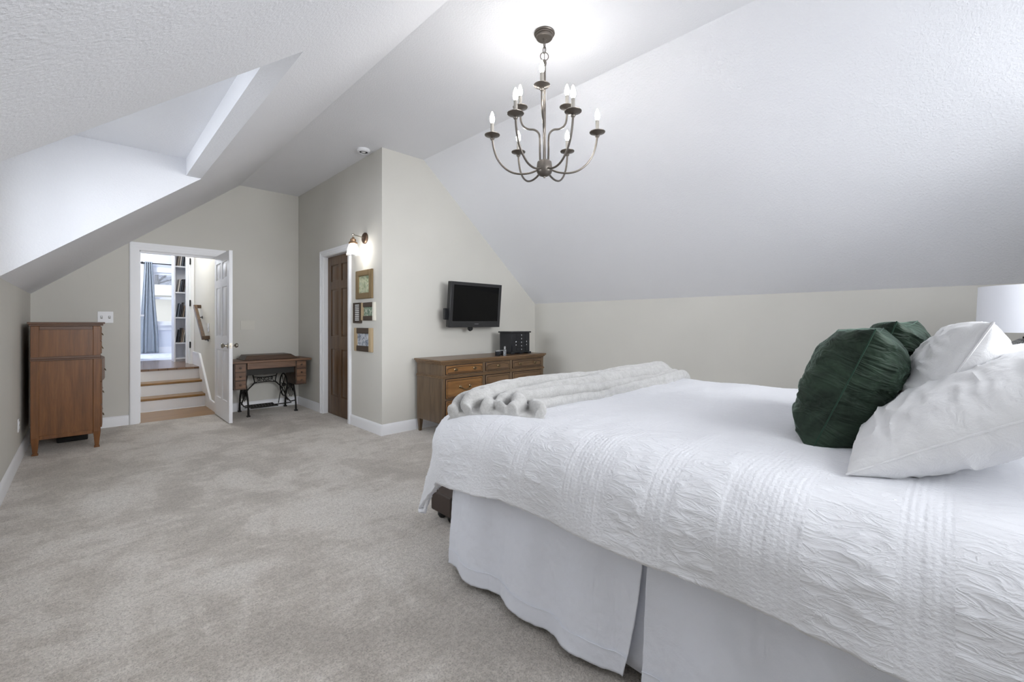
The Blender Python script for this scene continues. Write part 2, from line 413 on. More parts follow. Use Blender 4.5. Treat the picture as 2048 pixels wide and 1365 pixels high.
# ------------------------------------------------------------------ stairs, upper hall and room
Z3 = .525; XW = 1.237
HW = plain('hall_cream_wall', (214, 213, 207), .7)
m = MB(); m.box(.36, XW+.05, YF+.002, 7.5, -.1, -.002); o = struct('floor_landing', m, M_tread)
m = MB()
for i, y in enumerate((7.5, 7.74, 7.98)): m.box(.4, XW, y, 9.2 if i == 2 else y+.3, -.0+.175*i*0, .175*(i+1)-.03)
struct('trim_5', m, M_trim)
for i, y in enumerate((7.5, 7.74)):
    m = MB(); m.box(.4, XW-.001, y-.025, y+.24, .175*(i+1)-.03, .175*(i+1))
    o = obj('stair_tread', m, M_tread, bevel=.006)
    tag(o, ('lowest' if i == 0 else 'middle') + ' brown wooden tread of the three steps beyond the open doorway', 'stair tread', 'stair treads')
def M_boards_():
    t = NT('glossy_plank_floor'); t.b.inputs['Roughness'].default_value = .22
    br = t.n('ShaderNodeTexBrick'); br.inputs['Scale'].default_value = 1; br.inputs['Brick Width'].default_value = .9; br.inputs['Row Height'].default_value = .075
    br.inputs['Mortar Size'].default_value = .002; br.inputs['Color1'].default_value = lin((112, 86, 66)); br.inputs['Color2'].default_value = lin((140, 112, 90)); br.inputs['Mortar'].default_value = lin((70, 54, 42))
    t.l(t.coord((1,1,1), (0,0,PI/4)), br.inputs['Vector']); t.l(br.outputs['Color'], t.b.inputs['Base Color']); return t.m
M_boards = M_boards_()
m = MB(); m.box(.4, XW-.001, 7.955, 9.75, Z3-.03, Z3)
struct('floor_upper_hall', m, M_boards)
m = MB(); m.box(.28, .4, YF+T, 8.85, 0, 2.9); struct('wall_hall_left', m, HW)
m = MB(); m.box(XW, XW+.1, YF+T, 8.75, 0, 2.9); struct('wall_hall_right', m, HW)
m = MB(); m.box(.28, XW+.1, YF+T, 8.85, 2.9, 3.0); struct('ceiling_hall', m, M_ceil)
# skirt board on the hall's right wall
m = MB(); pl = [(YF+T+.01, 0), (YF+T+.01, .12), (7.14, .13), (7.93, .72), (8.5, .72), (8.5, Z3), (8.0, Z3-.05), (7.5, 0)]
m.prism(pl, 0, XW-.018, XW)
m.prism([(7.14, .105), (7.14, .135), (7.93, .73), (8.42, .73), (8.42, .70), (7.95, .70)], 0, XW-.026, XW-.018)
struct('trim_6', m, M_trim)
# doorway into the upper room: right jamb with three black hinges
m = MB(); m.box(XW-.04, XW, 8.5, 8.74, Z3, 2.7); m.box(XW-.052, XW-.04, 8.54, 8.58, Z3, 2.7); m.box(XW-.05, XW-.04, 8.66, 8.7, Z3, 2.7)
m.box(XW, XW+.1, 8.75, 8.9, Z3, 2.9); m.box(XW-.07, XW+.1, 8.74, 8.80, Z3, 2.7)
struct('trim_7', m, M_trim)
for i, z in enumerate((2.15, 1.49, .83)):
    m = MB(); m.box(XW-.056, XW-.04, 8.49, 8.535, z-.045, z+.045); m.lathe([(0, -.05), (.008, -.05), (.008, .05), (0, .05)], (XW-.052, 8.487, z), 2, 10)
    o = obj('door_hinge', m, M_hinge); tag(o, ('topmost', 'middle', 'lowest')[i] + ' black hinge on the white jamb above the stairs', 'hinge', 'hinges on the inner jamb')
# upper room shell
m = MB(); m.box(-1.2, 3.2, 9.75, 12.1, Z3-.1, Z3-.001)
rt = NT('pale_patterned_rug'); rt.b.inputs['Roughness'].default_value = .9
rt.l(rt.ramp(rt.noise(14, 3, .6, (1, 3, 1), .5), [(.35, lin((196,202,214))), (.6, lin((236,240,248)))]), rt.b.inputs['Base Color'])
struct('floor_upper_room', m, rt.m)
m = MB()
WX0, WX1, WZ0, WZ1 = 1.02, 1.95, 1.16, 2.27
m.box(-1.2, WX0, 12.1, 12.22, Z3-.1, 3.0); m.box(WX1, 3.2, 12.1, 12.22, Z3-.1, 3.0); m.box(WX0, WX1, 12.1, 12.22, Z3-.1, WZ0); m.box(WX0, WX1, 12.1, 12.22, WZ1, 3.0)
struct('wall_upper_far', m, M_roomw)
m = MB(); m.box(-1.3, -1.2, 8.85, 12.22, Z3-.1, 3.0); struct('wall_upper_left', m, M_roomw)
m = MB(); m.box(3.2, 3.3, 8.85, 12.22, Z3-.1, 3.0); struct('wall_upper_right', m, M_roomw)
m = MB(); m.box(-1.2, .4, 8.85, 8.95, Z3-.1, 3.0); m.box(XW+.1, 3.2, 8.85, 8.95, Z3-.1, 3.0); m.box(.28, XW+.1, 8.85, 8.95, 2.65, 3.0); struct('wall_upper_near', m, M_roomw)
m = MB(); m.box(-1.3, 3.3, 8.85, 12.22, 3.0, 3.1); struct('ceiling_upper', m, M_ceil)
m = MB(); m.box(-1.2, .4, 8.95, 9.75, Z3-.1, Z3-.001); m.box(XW, 3.2, 8.95, 9.75, Z3-.1, Z3-.001); struct('floor_upper_side', m, M_boards)
m = MB(); m.box(-1.2, 3.2, 12.082, 12.1, Z3, Z3+.13); struct('baseboard_upper', m, M_trim)
window('window_5', 1, 12.15, WX0, WX1, WZ0, WZ1, '')
m = MB()
for x0, x1, z0, z1, d in ((WX0-.07, WX0, WZ0-.05, WZ1+.09, .02), (WX1, WX1+.07, WZ0-.05, WZ1+.09, .02), (WX0-.09, WX1+.09, WZ1, WZ1+.1, .025), (WX0-.1, WX1+.1, WZ0-.04, WZ0, .06), (WX0-.08, WX1+.08, WZ0-.14, WZ0-.04, .02)):
    m.box(x0, x1, 12.1-d, 12.1, z0, z1)
struct('trim_8', m, M_trim)
# curtain, rod
m = MB()
def cur(u, v):
    # u along width, v down
    w = .13 + .12*min(1, v*1.25)**1.2
    x = .885 + (u-.35)*w - .03*v + .012*v + (.05*v if u > .5 else -.02*v)
    y = 11.98 + .026*math.sin(u*2*PI*4.2 + .4*math.sin(v*3)) 
    return (x+.05, y, 2.47 - v*(2.47-Z3-.015))
m.grid(cur, 60, 40)
ct = NT('dusty_blue_curtain'); ct.b.inputs['Roughness'].default_value = .8; ct.b.inputs['Base Color'].default_value = lin((146, 154, 162)); ct.b.inputs['Sheen Weight'].default_value = .2
o = obj('curtain', m, ct.m); sm = o.modifiers.new('thick', 'SOLIDIFY'); sm.thickness = .004
tag(o, 'dusty blue curtain hanging beside the window of the upper room', 'curtain')
m = MB(); m.tube([(.87, 11.98, 2.44), (2.1, 11.98, 2.44)], .011, 10); 
r = obj('curtain_rod', m, M_iron); tag(r, 'thin dark rod carrying the blue curtain', 'curtain rod')
m = MB(); m.lathe([(0, -.03), (.02, -.025), (.028, 0), (.02, .02), (0, .03)], (.855, 11.98, 2.44), 0, 14); obj('finial', m, M_iron, r)
for bx_ in (.875, 2.0):
    m = MB(); m.box(bx_, bx_+.015, 11.98, 12.1, 2.43, 2.45); obj('bracket', m, M_iron, r)
# pale dresser seen at the left edge of the doorway
wd = thing('pale_dresser', 'pale grey blue dresser just inside the upper room beside the blue curtain', 'dresser', (.35, 10.2, Z3))
m = MB(); m.box(0, .70, 9.95, 10.45, Z3+.11, 1.29); 
for x in (.02, .64):
    for y in (9.97, 10.39): m.box(x, x+.04, y, y+.04, Z3, Z3+.11)
obj('body', m, M_dusty, wd, bevel=.004)
m = MB(); m.box(-.02, .735, 9.92, 10.46, 1.29, 1.32); obj('top', m, M_plate, wd, bevel=.004)
for k in range(4):
    m = MB(); m.box(.03, .67, 9.935, 9.95, Z3+.14+.16*k, Z3+.28+.16*k); dr = obj('drawer', m, M_dusty, wd, bevel=.003)
    m = MB(); m.box(.70, .712, 9.97, 10.43, Z3+.14+.16*k, Z3+.28+.16*k)
    m2 = MB(); m2.lathe([(0, 0), (.012, -.004), (.012, -.02), (0, -.024)], (.35, 9.935, Z3+.21+.16*k), 1, 12); obj('handle', m2, M_nickel, dr)
# built-in bookcase
bk = thing('bookcase', 'white built-in bookcase just beyond the doorway above the stairs', 'bookcase', (1.25, 9.3, Z3))
m = MB(); m.box(1.065, 1.085, 9.2, 9.48, Z3, 2.9); m.box(1.065, 1.75, 9.48, 9.50, Z3, 2.9); m.box(1.73, 1.75, 9.2, 9.48, Z3, 2.9); m.box(1.085, 1.73, 9.24, 9.48, Z3, Z3+.04); obj('carcass', m, M_plate, bk)
shz = (Z3+.06, .845, 1.275, 1.70, 2.14, 2.56)
for z in shz:
    m = MB(); m.box(1.085, 1.73, 9.205, 9.48, z-.022, z); obj('shelf', m, M_plate, bk)
bcol = [(96,92,90), (214,212,208), (150,140,128), (60,62,70), (186,178,166), (232,232,234), (120,128,140), (170,150,132), (84,78,74), (204,198,190)]
bmats = [plain('book_cover_%d' % i, c_, .6) for i, c_ in enumerate(bcol)]
pg = plain('book_pages', (238,234,224), .8)
cn = ['charcoal', 'off white', 'taupe', 'near black', 'beige', 'white', 'slate blue', 'tan', 'dark brown', 'light grey']
sname = {1: 'lowest', 2: 'second', 3: 'third', 4: 'topmost visible'}
ordn = ['leftmost', 'second from the left', 'third from the left', 'fourth from the left', 'fifth from the left']
def make_book(w, d, h, ci, lean, loc, label, grp):
    """spine faces -Y, thickness w along X"""
    t = thing('book', label, 'book', loc, grp)
    Mx = Matrix.Rotation(lean, 4, 'Y')
    m = MB(); m.box(0, .003, 0, d, 0, h, Mx); m.box(w-.003, w, 0, d, 0, h, Mx); m.box(0, w, 0, .004, 0, h, Mx); obj('cover', m, bmats[ci], t, local=True)
    m = MB(); m.box(.003, w-.003, .004, d-.005, .004, h-.004, Mx); obj('pages', m, pg, t, local=True)
for si in (1, 2, 3, 4):
    x = 1.112
    for q in range(5):
        w = random.uniform(.016, .028); h = random.uniform(.19, .26) * (1.08 if si == 1 else 1)
        ci = (si*3 + q*7) % 10
        lean = (.12, .12, .12, .12, 0)[q]
        make_book(w, .17, h, ci, lean, (x, 9.215 + random.uniform(0, .02), shz[si] + w*math.sin(lean) + .001),
                  '%s book on the %s shelf of the white bookcase, %s' % (cn[ci], sname[si], ordn[q]), 'books in the white bookcase')
        x += w/math.cos(lean) + (.004 if q < 3 else .034)
# handrail
hr = thing('handrail', 'dark brown wooden stair handrail on the cream wall behind the open door', 'handrail', (XW, 7.6, 1.2))
m = MB(); A = Vector((1.165, 7.92, 1.425)); B = Vector((1.165, 7.27, .965))
def bar(m, a, b, w, h):
    a = Vector(a); b = Vector(b); t = (b-a).normalized(); s = t.cross(Vector((0,0,1)))
    if s.length < .01: s = Vector((1,0,0))
    s.normalize(); u = s.cross(t)
    m.frustum([a-s*w-u*h, a+s*w-u*h, a+s*w+u*h, a-s*w+u*h], [b-s*w-u*h, b+s*w-u*h, b+s*w+u*h, b-s*w+u*h])
bar(m, A, B, .02, .028); bar(m, (1.145, 7.915, 1.42), (XW-.001, 7.915, 1.42), .022, .025); bar(m, (1.145, 7.275, .975), (XW-.001, 7.275, .975), .022, .025)
obj('rail', m, M_doorwood, hr, bevel=.004)
for y, z in ((7.80, 1.31), (7.36, .99)):
    m = MB(); m.tube([(1.17, y, z), (1.175, y, z-.035), (1.20, y, z-.05), (XW, y, z-.05)], .006, 8); m.lathe([(0, 0), (.022, 0), (.022, .006), (0, .008)], (XW-.008, y, z-.05), 0, 14)
    obj('bracket', m, M_iron, hr)

# ------------------------------------------------------------------ outside the upper window
m = MB(); m.box(-6, 10, 20, 26, -2.5, 2.15)
st = NT('pale_clapboard'); st.b.inputs['Roughness'].default_value = .8; st.b.inputs['Base Color'].default_value = lin((200, 196, 186))
wv = st.n('ShaderNodeTexWave', bands_direction='Z', wave_profile='SAW'); wv.inputs['Scale'].default_value = 1.6; st.l(st.coord(), wv.inputs[0]); st.bump(wv.outputs['Fac'], .5, .02)
nb_ = thing('neighbouring_house', 'pale clapboard house seen through the upper room window', 'house', (2, 23, -2.5))
obj('wall', m, st.m, nb_)
m = MB(); m.prism([(19.7, 2.15), (26.3, 2.15), (23, 2.75)], 0, -6.3, 10.3); obj('roof', m, plain('white_metal_roof', (196, 196, 196), .6), nb_)
tk = wood('grey_bark', (96,98,104), (128,131,138), (158,161,168), 2, .9, coat=0)
for j, (tx, ty) in enumerate(((2.6, 30),)):
    rs = random.Random(3+j); tt = thing('bare_tree', 'bare grey tree behind the pale house outside the upper window', 'tree', (tx, ty, -2.5))
    m = MB(); m.tube([(tx, ty, -2.5), (tx+.1, ty, 2), (tx-.1, ty+.1, 5), (tx+.1, ty, 8)], [.35, .28, .2, .08], 10); obj('trunk', m, tk, tt)
    m = MB()
    for k in range(90):
        z = rs.uniform(1.5, 7.5); a = rs.uniform(0, 2*PI); L = rs.uniform(1.2, 3.2)
        p = [Vector((tx, ty, z))]
        d = Vector((math.cos(a), math.sin(a), rs.uniform(.2, .9))).normalized()
        for s_ in range(4):
            p.append(p[-1] + d*L/4); d = (d + Vector((rs.uniform(-.4,.4), rs.uniform(-.4,.4), rs.uniform(-.1,.4)))).normalized()
        m.tube(p, [.07, .05, .035, .02, .01], 5)
    o = obj('branches', m, tk, tt); o['kind'] = 'stuff'
m = MB(); m.prism([(33, -2.5), (60, 14), (60, -2.6), (33, -2.6)], 0, -30, 40)
hs = NT('grey_winter_woods'); hs.b.inputs['Roughness'].default_value = .95
hs.l(hs.ramp(hs.noise(1.6, 6, .75, (1, 1, 2), 1.5), [(.35, lin((84,88,98))), (.6, lin((150,155,166)))]), hs.b.inputs['Base Color'])
struct('ground_hillside', m, hs.m)
m = MB(); m.box(-60, 60, -60, 80, -2.7, -2.5); g = plain('pale_bounce_ground', (200, 203, 206), .95)  # ground made pale to throw light up onto the ceilings
struct('ground_outside', m, g)

# ------------------------------------------------------------------ wall fittings
def plate(name, label, axis, w, sgn, a0, a1, z0, z1, mat, toggles=0, outlet=False):
    t = thing(name, label, {'light_switch': 'light switch', 'power_outlet': 'outlet', 'blank_wall_plate': 'wall plate'}[name], ((w, (a0+a1)/2, z0) if axis == 0 else ((a0+a1)/2, w, z0)))
    def bx(m, p0, p1, q0, q1, d0, d1):
        if axis == 0: m.box(w+sgn*d0, w+sgn*d1, p0, p1, q0, q1)
        else: m.box(p0, p1, w+sgn*d0, w+sgn*d1, q0, q1)
    m = MB(); bx(m, a0, a1, z0, z1, 0, .006); obj('cover_plate', m, mat, t, bevel=.002)
    for i in range(toggles):
        a = a0 + (a1-a0)*(i+.5)/toggles; zc = (z0+z1)/2
        m = MB(); bx(m, a-.005, a+.005, zc-.004, zc+.014, .006, .016); obj('toggle', m, mat, t, bevel=.001)
        m = MB(); bx(m, a-.009, a+.009, zc-.016, zc+.016, .006, .0072); obj('slot', m, plain('toggle_slot', (150,148,144), .6), t)
    if outlet:
        for dz in (-.02, .02):
            m = MB(); a = (a0+a1)/2; zc = (z0+z1)/2+dz; bx(m, a-.016, a+.016, zc-.013, zc+.013, .006, .009); obj('socket', m, mat, t, bevel=.003)
plate('light_switch', 'double white toggle switch plate on the far wall above the tall chest', 1, YF, -1, .098, .228, 1.178, 1.305, M_plate, 2)
plate('blank_wall_plate', 'wide blank beige plate on the far wall right of the open white door', 1, YF, -1, 1.483, 1.649, 1.084, 1.205, M_platew)
plate('light_switch', 'small white switch on the stair wall near the lower end of the handrail', 0, XW, -1, 7.30, 7.40, 1.05, 1.17, M_plate, 1)
plate('power_outlet', 'white power outlet low on the left wall in front of the chest', 0, XL, 1, 5.5, 5.575, .26, .37, M_plate, 0, True)
sd = thing('smoke_detector', 'round white smoke detector on the ceiling near the wall corner', 'smoke detector', (2.105, 4.40, ZC))
m = MB(); m.lathe([(0, 0), (.066, 0), (.068, -.012), (.060, -.026), (.050, -.030), (0, -.031)], (2.105, 4.40, ZC), 2, 32); obj('body', m, M_plate, sd)
m = MB(); m.lathe([(.042, -.0305), (.046, -.034), (.050, -.0305)], (2.105, 4.40, ZC), 2, 32); obj('vent_ring', m, M_plate, sd)

# sconce
tg = NT('seeded_clear_glass'); a1 = tg.n('ShaderNodeBsdfTransparent'); a2 = tg.n('ShaderNodeBsdfTranslucent'); a3 = tg.n('ShaderNodeBsdfGlossy'); a3.inputs['Roughness'].default_value = .08
x1 = tg.n('ShaderNodeMixShader'); x1.inputs[0].default_value = .16; tg.l(a1.outputs[0], x1.inputs[1]); tg.l(a2.outputs[0], x1.inputs[2])
x2 = tg.n('ShaderNodeMixShader'); x2.inputs[0].default_value = .07; tg.l(x1.outputs[0], x2.inputs[1]); tg.l(a3.outputs[0], x2.inputs[2]); tg.l(x2.outputs[0], tg.t.nodes['Material Output'].inputs[0]); M_shade = tg.m
sc = thing('wall_sconce', 'bronze wall sconce with a clear glass bell shade and lit bulb', 'wall lamp', (XC, 4.584, 2.114))
m = MB(); m.lathe([(0, 0), (.062, 0), (.062, -.012), (.052, -.022), (.018, -.026), (0, -.026)], (XC, 4.584, 2.114), 0, 28); obj('wall_plate', m, plain('sconce_bronze', (104,84,70), .4, .8), sc)
CXs = 2.075
m = MB(); m.tube([(XC-.02, 4.584, 2.118), (CXs, 4.584, 2.135)], .006, 10); m.lathe([(0, -.012), (.012, -.008), (.012, .008), (0, .012)], (CXs, 4.584, 2.135), 1, 14); m.tube([(CXs, 4.584, 2.135), (CXs, 4.584, 2.10)], .007, 10)
obj('arm', m, M_nickel, sc)
m = MB(); m.lathe([(0, 2.105), (.012, 2.105), (.014, 2.095), (.03, 2.085), (.03, 2.06), (.045, 2.052), (.047, 2.035), (.03, 2.03), (0, 2.03)], (CXs, 4.584, 0), 2, 24); obj('socket_cup', m, plain('copper_socket', (170,140,112), .3, .9), sc)
m = MB(); m.lathe([(.030, 2.032), (.045, 2.02), (.062, 1.97), (.070, 1.91), (.067, 1.91), (.058, 1.97), (.042, 2.017)], (CXs, 4.584, 0), 2, 28); obj('glass_shade', m, M_shade, sc)
m = MB(); m.lathe([(0, 2.03), (.012, 2.028), (.014, 2.01), (.026, 1.985), (.029, 1.965), (.022, 1.94), (0, 1.93)], (CXs, 4.584, 0), 2, 20); obj('bulb', m, M_bulb, sc)

# picture frames on the closet wall (face -X)
def art_mat(name, cols, sc, dist=2):
    t = NT(name); t.b.inputs['Roughness'].default_value = .5
    n = t.noise(sc, 4, .6, (1,1,1), dist)
    t.l(t.ramp(n, [(.3 + .4*i/(len(cols)-1), lin(c_)) for i, c_ in enumerate(cols)]), t.b.inputs['Base Color']); return t.m
def frame(label, y0, y1, z0, z1, fw, mat, art, depth=.022, off=0, top=None, mats2=None, name='picture_frame'):
    t = thing(name, label, 'framed picture', (XC, (y0+y1)/2, z0), 'framed pictures beside the closet door')
    x1 = XC-off; x0 = XC-off-depth
    for nm, a0, a1, q0, q1, mm in (('left_rail', y1-fw, y1, z0, z1, mat), ('right_rail', y0, y0+fw, z0, z1, mats2 or mat), ('top_rail', y0+fw, y1-fw, z1-fw, z1, top or mat), ('bottom_rail', y0+fw, y1-fw, z0, z0+fw, top or mat)):
        m = MB(); m.box(x0, x1, a0, a1, q0, q1); m.box(x0-.004, x0, a0+.006, a1-.006, q0+.006, q1-.006)
        o = obj(nm, m, mm, t, bevel=.002)
    m = MB(); m.box(x0+.012, x1, y0+fw, y1-fw, z0+fw, z1-fw); obj('picture', m, art, t)
    return t
A1 = art_mat('sage_botanical_art', [(92,112,98), (150,160,130), (196,198,170), (118,140,128)], 9)
A3 = art_mat('green_leaf_art', [(60,80,66), (120,140,120), (206,206,190)], 14)
A4 = art_mat('grey_floral_art', [(56,66,80), (140,148,160), (208,210,214), (96,104,112)], 26, 1)
frame('gold framed pale green botanical picture, uppermost beside the brown door', 4.40, 4.785, 1.445, 1.762, .065, M_gold, A1)
f3 = frame('green picture in a pale and brown frame with broad cream right side, middle row', 4.335, 4.655, 1.205, 1.402, .05, M_ltframe, A3, .02, 0, M_dkframe, M_cream)
f2 = frame('small dark framed sign with white lettering left of the middle picture', 4.665, 4.835, 1.175, 1.405, .014, M_dkframe, plain('dark_sign_board', (52,46,42), .6), .03, 0, name='framed_sign')
m = MB(); rs = random.Random(4)
for k in range(9):
    z = 1.385 - .021*k; y = 4.805
    while y > 4.70:
        w = rs.uniform(.006, .022); m.box(XC-.0195, XC-.017, y-w, y, z-.013, z); y -= w+.005
obj('lettering', m, plain('white_lettering', (226,226,222), .6), f2)
frame('grey floral picture in brown frame with pale wood sides, lowest of the group', 4.40, 4.815, .862, 1.122, .062, M_ltframe, A4, .026, 0, M_dkframe)

# ------------------------------------------------------------------ television
tv = thing('television', 'black flat screen television mounted on the wall above the long dresser', 'television', (3.32, 4.16, 1.39))
tv.rotation_euler = (0, 0, 0)
R5 = Matrix.Translation((3.32, 4.03, 1.39)) @ Matrix.Rotation(math.radians(5), 4, 'X')
m = MB(); m.box(-.385, .385, -.03, .03, -.262, .262, R5); m.box(-.25, .25, .03, .05, -.2, .17, R5); obj('housing', m, M_black, tv, bevel=.006)
m = MB()
for x0, x1, z0, z1 in ((-.385, -.345, -.262, .262), (.345, .385, -.262, .262), (-.345, .345, .225, .262), (-.345, .345, -.262, -.19)): m.box(x0, x1, -.038, -.03, z0, z1, R5)
obj('bezel', m, plain('charcoal_bezel', (38,38,40), .3), tv, bevel=.002)
m = MB(); m.box(-.345, .345, -.032, -.029, -.19, .225, R5); obj('screen', m, M_screen, tv)
m = MB()
for k, x in enumerate((-.02, -.008, .004, .018, .03)): m.box(x, x+(.008 if k else .006), -.0386, -.038, -.226, -.219, R5)
obj('logo', m, plain('logo_grey', (140,140,144), .4), tv)
m = MB(); m.box(3.2, 3.44, 4.185, 4.21, 1.25, 1.53); m.box(3.27, 3.37, 4.06, 4.19, 1.33, 1.45); m.tube([(3.30, 4.10, 1.14), (3.30, 4.17, 1.30)], .014, 8); obj('wall_mount', m, M_black, tv)
m = MB(); m.lathe([(0, -.022), (.026, -.02), (.034, 0), (.026, .02), (0, .022)], (3.285, 4.075, 1.112), 1, 20); obj('mount_knob', m, M_black, tv)
m = MB(); m.box(2.90, 2.945, 4.05, 4.085, 1.215, 1.345); cb = obj('side_box', m, M_black, tv, bevel=.003)

# ------------------------------------------------------------------ tall chest by left wall
X0c, X1c, Y0c, Y1c = -.345, .105, 5.70, 6.55
ch = thing('tall_chest', 'tall reddish brown wooden chest of drawers against the left wall', 'chest of drawers', (X0c, 6.1, 0))
pw = .052
m = MB(); m.box(X0c+.01, X1c-.01, Y0c+.012, Y1c-.012, .16, 1.145); m.box(X0c+pw, X1c-pw, Y0c+.006, Y0c+.02, .86, 1.12)
obj('carcass', m, M_chest, ch)
for y0, y1 in ((Y0c, Y0c+.03), (Y1c-.03, Y1c)):
    for x0, x1 in ((X0c, X0c+pw), (X1c-pw, X1c)):
        m = MB(); m.box(x0, x1, y0, y1, .15, 1.15); obj('corner_post', m, M_chest, ch, bevel=.003)
    m = MB(); m.box(X0c+pw, X1c-pw, y0+.004, y1-.004, .135, .17); obj('bottom_rail', m, M_chest, ch, bevel=.003)
    m = MB(); m.box(X0c+pw, X1c-pw, y0+.004, y1-.004, 1.115, 1.15); obj('top_rail', m, M_chestd, ch, bevel=.003)
m = MB(); m.box(X0c-.004, X1c+.006, Y0c-.006, Y1c+.006, .838, .852); m.box(X0c-.001, X1c+.002, Y0c-.003, Y1c+.003, .852, .875); obj('waist_moulding', m, M_chestd, ch, bevel=.003)
m = MB(); m.box(X0c-.02, X1c+.03, Y0c-.022, Y1c+.022, 1.168, 1.186); m.box(X0c-.01, X1c+.018, Y0c-.012, Y1c+.012, 1.15, 1.168); obj('top', m, M_chestd, ch, bevel=.004)
for x, sx in ((X0c, 0), (X1c-pw, 1)):
    for y, sy in ((Y0c, 0), (Y1c-pw, 1)):
        m = MB(); a = .012
        tx0, tx1 = x+(a if sx else .004), x+pw-(.004 if sx else a)
        m.frustum([(x+.012, y+.012, .012), (x+pw-.012, y+.012, .012), (x+pw-.012, y+pw-.012, .012), (x+.012, y+pw-.012, .012)], [(x, y, .15), (x+pw, y, .15), (x+pw, y+pw, .15), (x, y+pw, .15)])
        m.box(x+.006, x+pw-.006, y+.006, y+pw-.006, 0, .014)
        obj('leg', m, M_chest, ch, bevel=.002)
# drawers on +X face
def drawer_x(z0, z1, bulge):
    n = 10
    m = MB()
    def f(u, v):
        y = Y0c+.04+u*(Y1c-Y0c-.08); return (X1c+.001+.008+bulge*math.sin(PI*u), y, z0+(z1-z0)*v)
    pts = [f(i/n, 0) for i in range(n+1)]
    poly = [(p[0], p[1]) for p in pts] + [(X1c-.02, pts[-1][1]), (X1c-.02, pts[0][1])]
    m.prism(poly, 2, z0, z1); o = obj('drawer', m, M_chest, ch, bevel=.003)
    for yy in (Y0c+.22, Y1c-.22):
        m = MB(); zc = (z0+z1)/2; xx = X1c+.009+bulge*.75
        m.tube([(xx, yy-.04, zc), (xx+.007, yy-.035, zc-.01), (xx+.009, yy, zc-.018), (xx+.007, yy+.035, zc-.01), (xx, yy+.04, zc)], .004, 8)
        obj('handle', m, M_brass, o)
for z0, z1, b in ((1.01, 1.14, .004), (.885, 1.0, .004), (.62, .83, .03), (.40, .61, .012), (.18, .39, .012)): drawer_x(z0, z1, b)
# dark folded thing under chest
m = MB(); m.box(-.20, .02, 6.15, 6.30, .0, .055); o = obj('dark_slipper_box', m, plain('dark_cardboard', (28,28,28), .8), bevel=.01)
o.name = 'shoe_box'; tag(o, 'low dark box on the carpet underneath the tall chest', 'box')

# ------------------------------------------------------------------ long dresser
DX0, DX1, DYF, DYB = 2.60, 4.14, 3.68, 4.15
dr_ = thing('long_dresser', 'long low brown wooden dresser with nine drawers under the television', 'dresser', (3.37, 3.9, 0))
m = MB(); m.box(DX0, DX1, DYF, DYB, .14, .745); obj('carcass', m, M_drsV, dr_, bevel=.003)
m = MB(); m.box(DX0-.035, DX1+.035, DYF-.03, DYB+.005, .775, .795); m.box(DX0-.022, DX1+.022, DYF-.018, DYB, .758, .775); m.box(DX0-.01, DX1+.01, DYF-.008, DYB, .745, .758); obj('top', m, M_drs, dr_, bevel=.004)
m = MB(); m.box(DX0-.012, DX1+.012, DYF-.018, DYB, .605, .62); m.box(DX0-.007, DX1+.007, DYF-.012, DYB, .62, .632); obj('waist_moulding', m, M_drs, dr_, bevel=.003)
m = MB()
for a, b in ((DX0-.002, DX0+.035), (DX1-.035, DX1+.002)):
    for z0, z1 in ((.15, .605), (.632, .745)): m.box(a, b, DYF-.008, DYF+.01, z0, z1)
for a in (3.157, 3.573): 
    for z0, z1 in ((.15, .605), (.632, .745)): m.box(a-.018, a+.018, DYF-.008, DYF+.01, z0, z1)
obj('pilaster', m, M_drsV, dr_, bevel=.002)
for x in (DX0, DX1-.05):
    for y in (DYF, DYB-.05):
        m = MB(); m.frustum([(x+.012, y+.012, 0), (x+.038, y+.012, 0), (x+.038, y+.038, 0), (x+.012, y+.038, 0)], [(x, y, .15), (x+.05, y, .15), (x+.05, y+.05, .15), (x, y+.05, .15)]); obj('leg', m, M_drsV, dr_, bevel=.002)
cols = [(2.64, 3.135, 2), (3.18, 3.55, 1), (3.596, 4.10, 2)]
rows = [(.642, .738), (.395, .598), (.17, .378)]
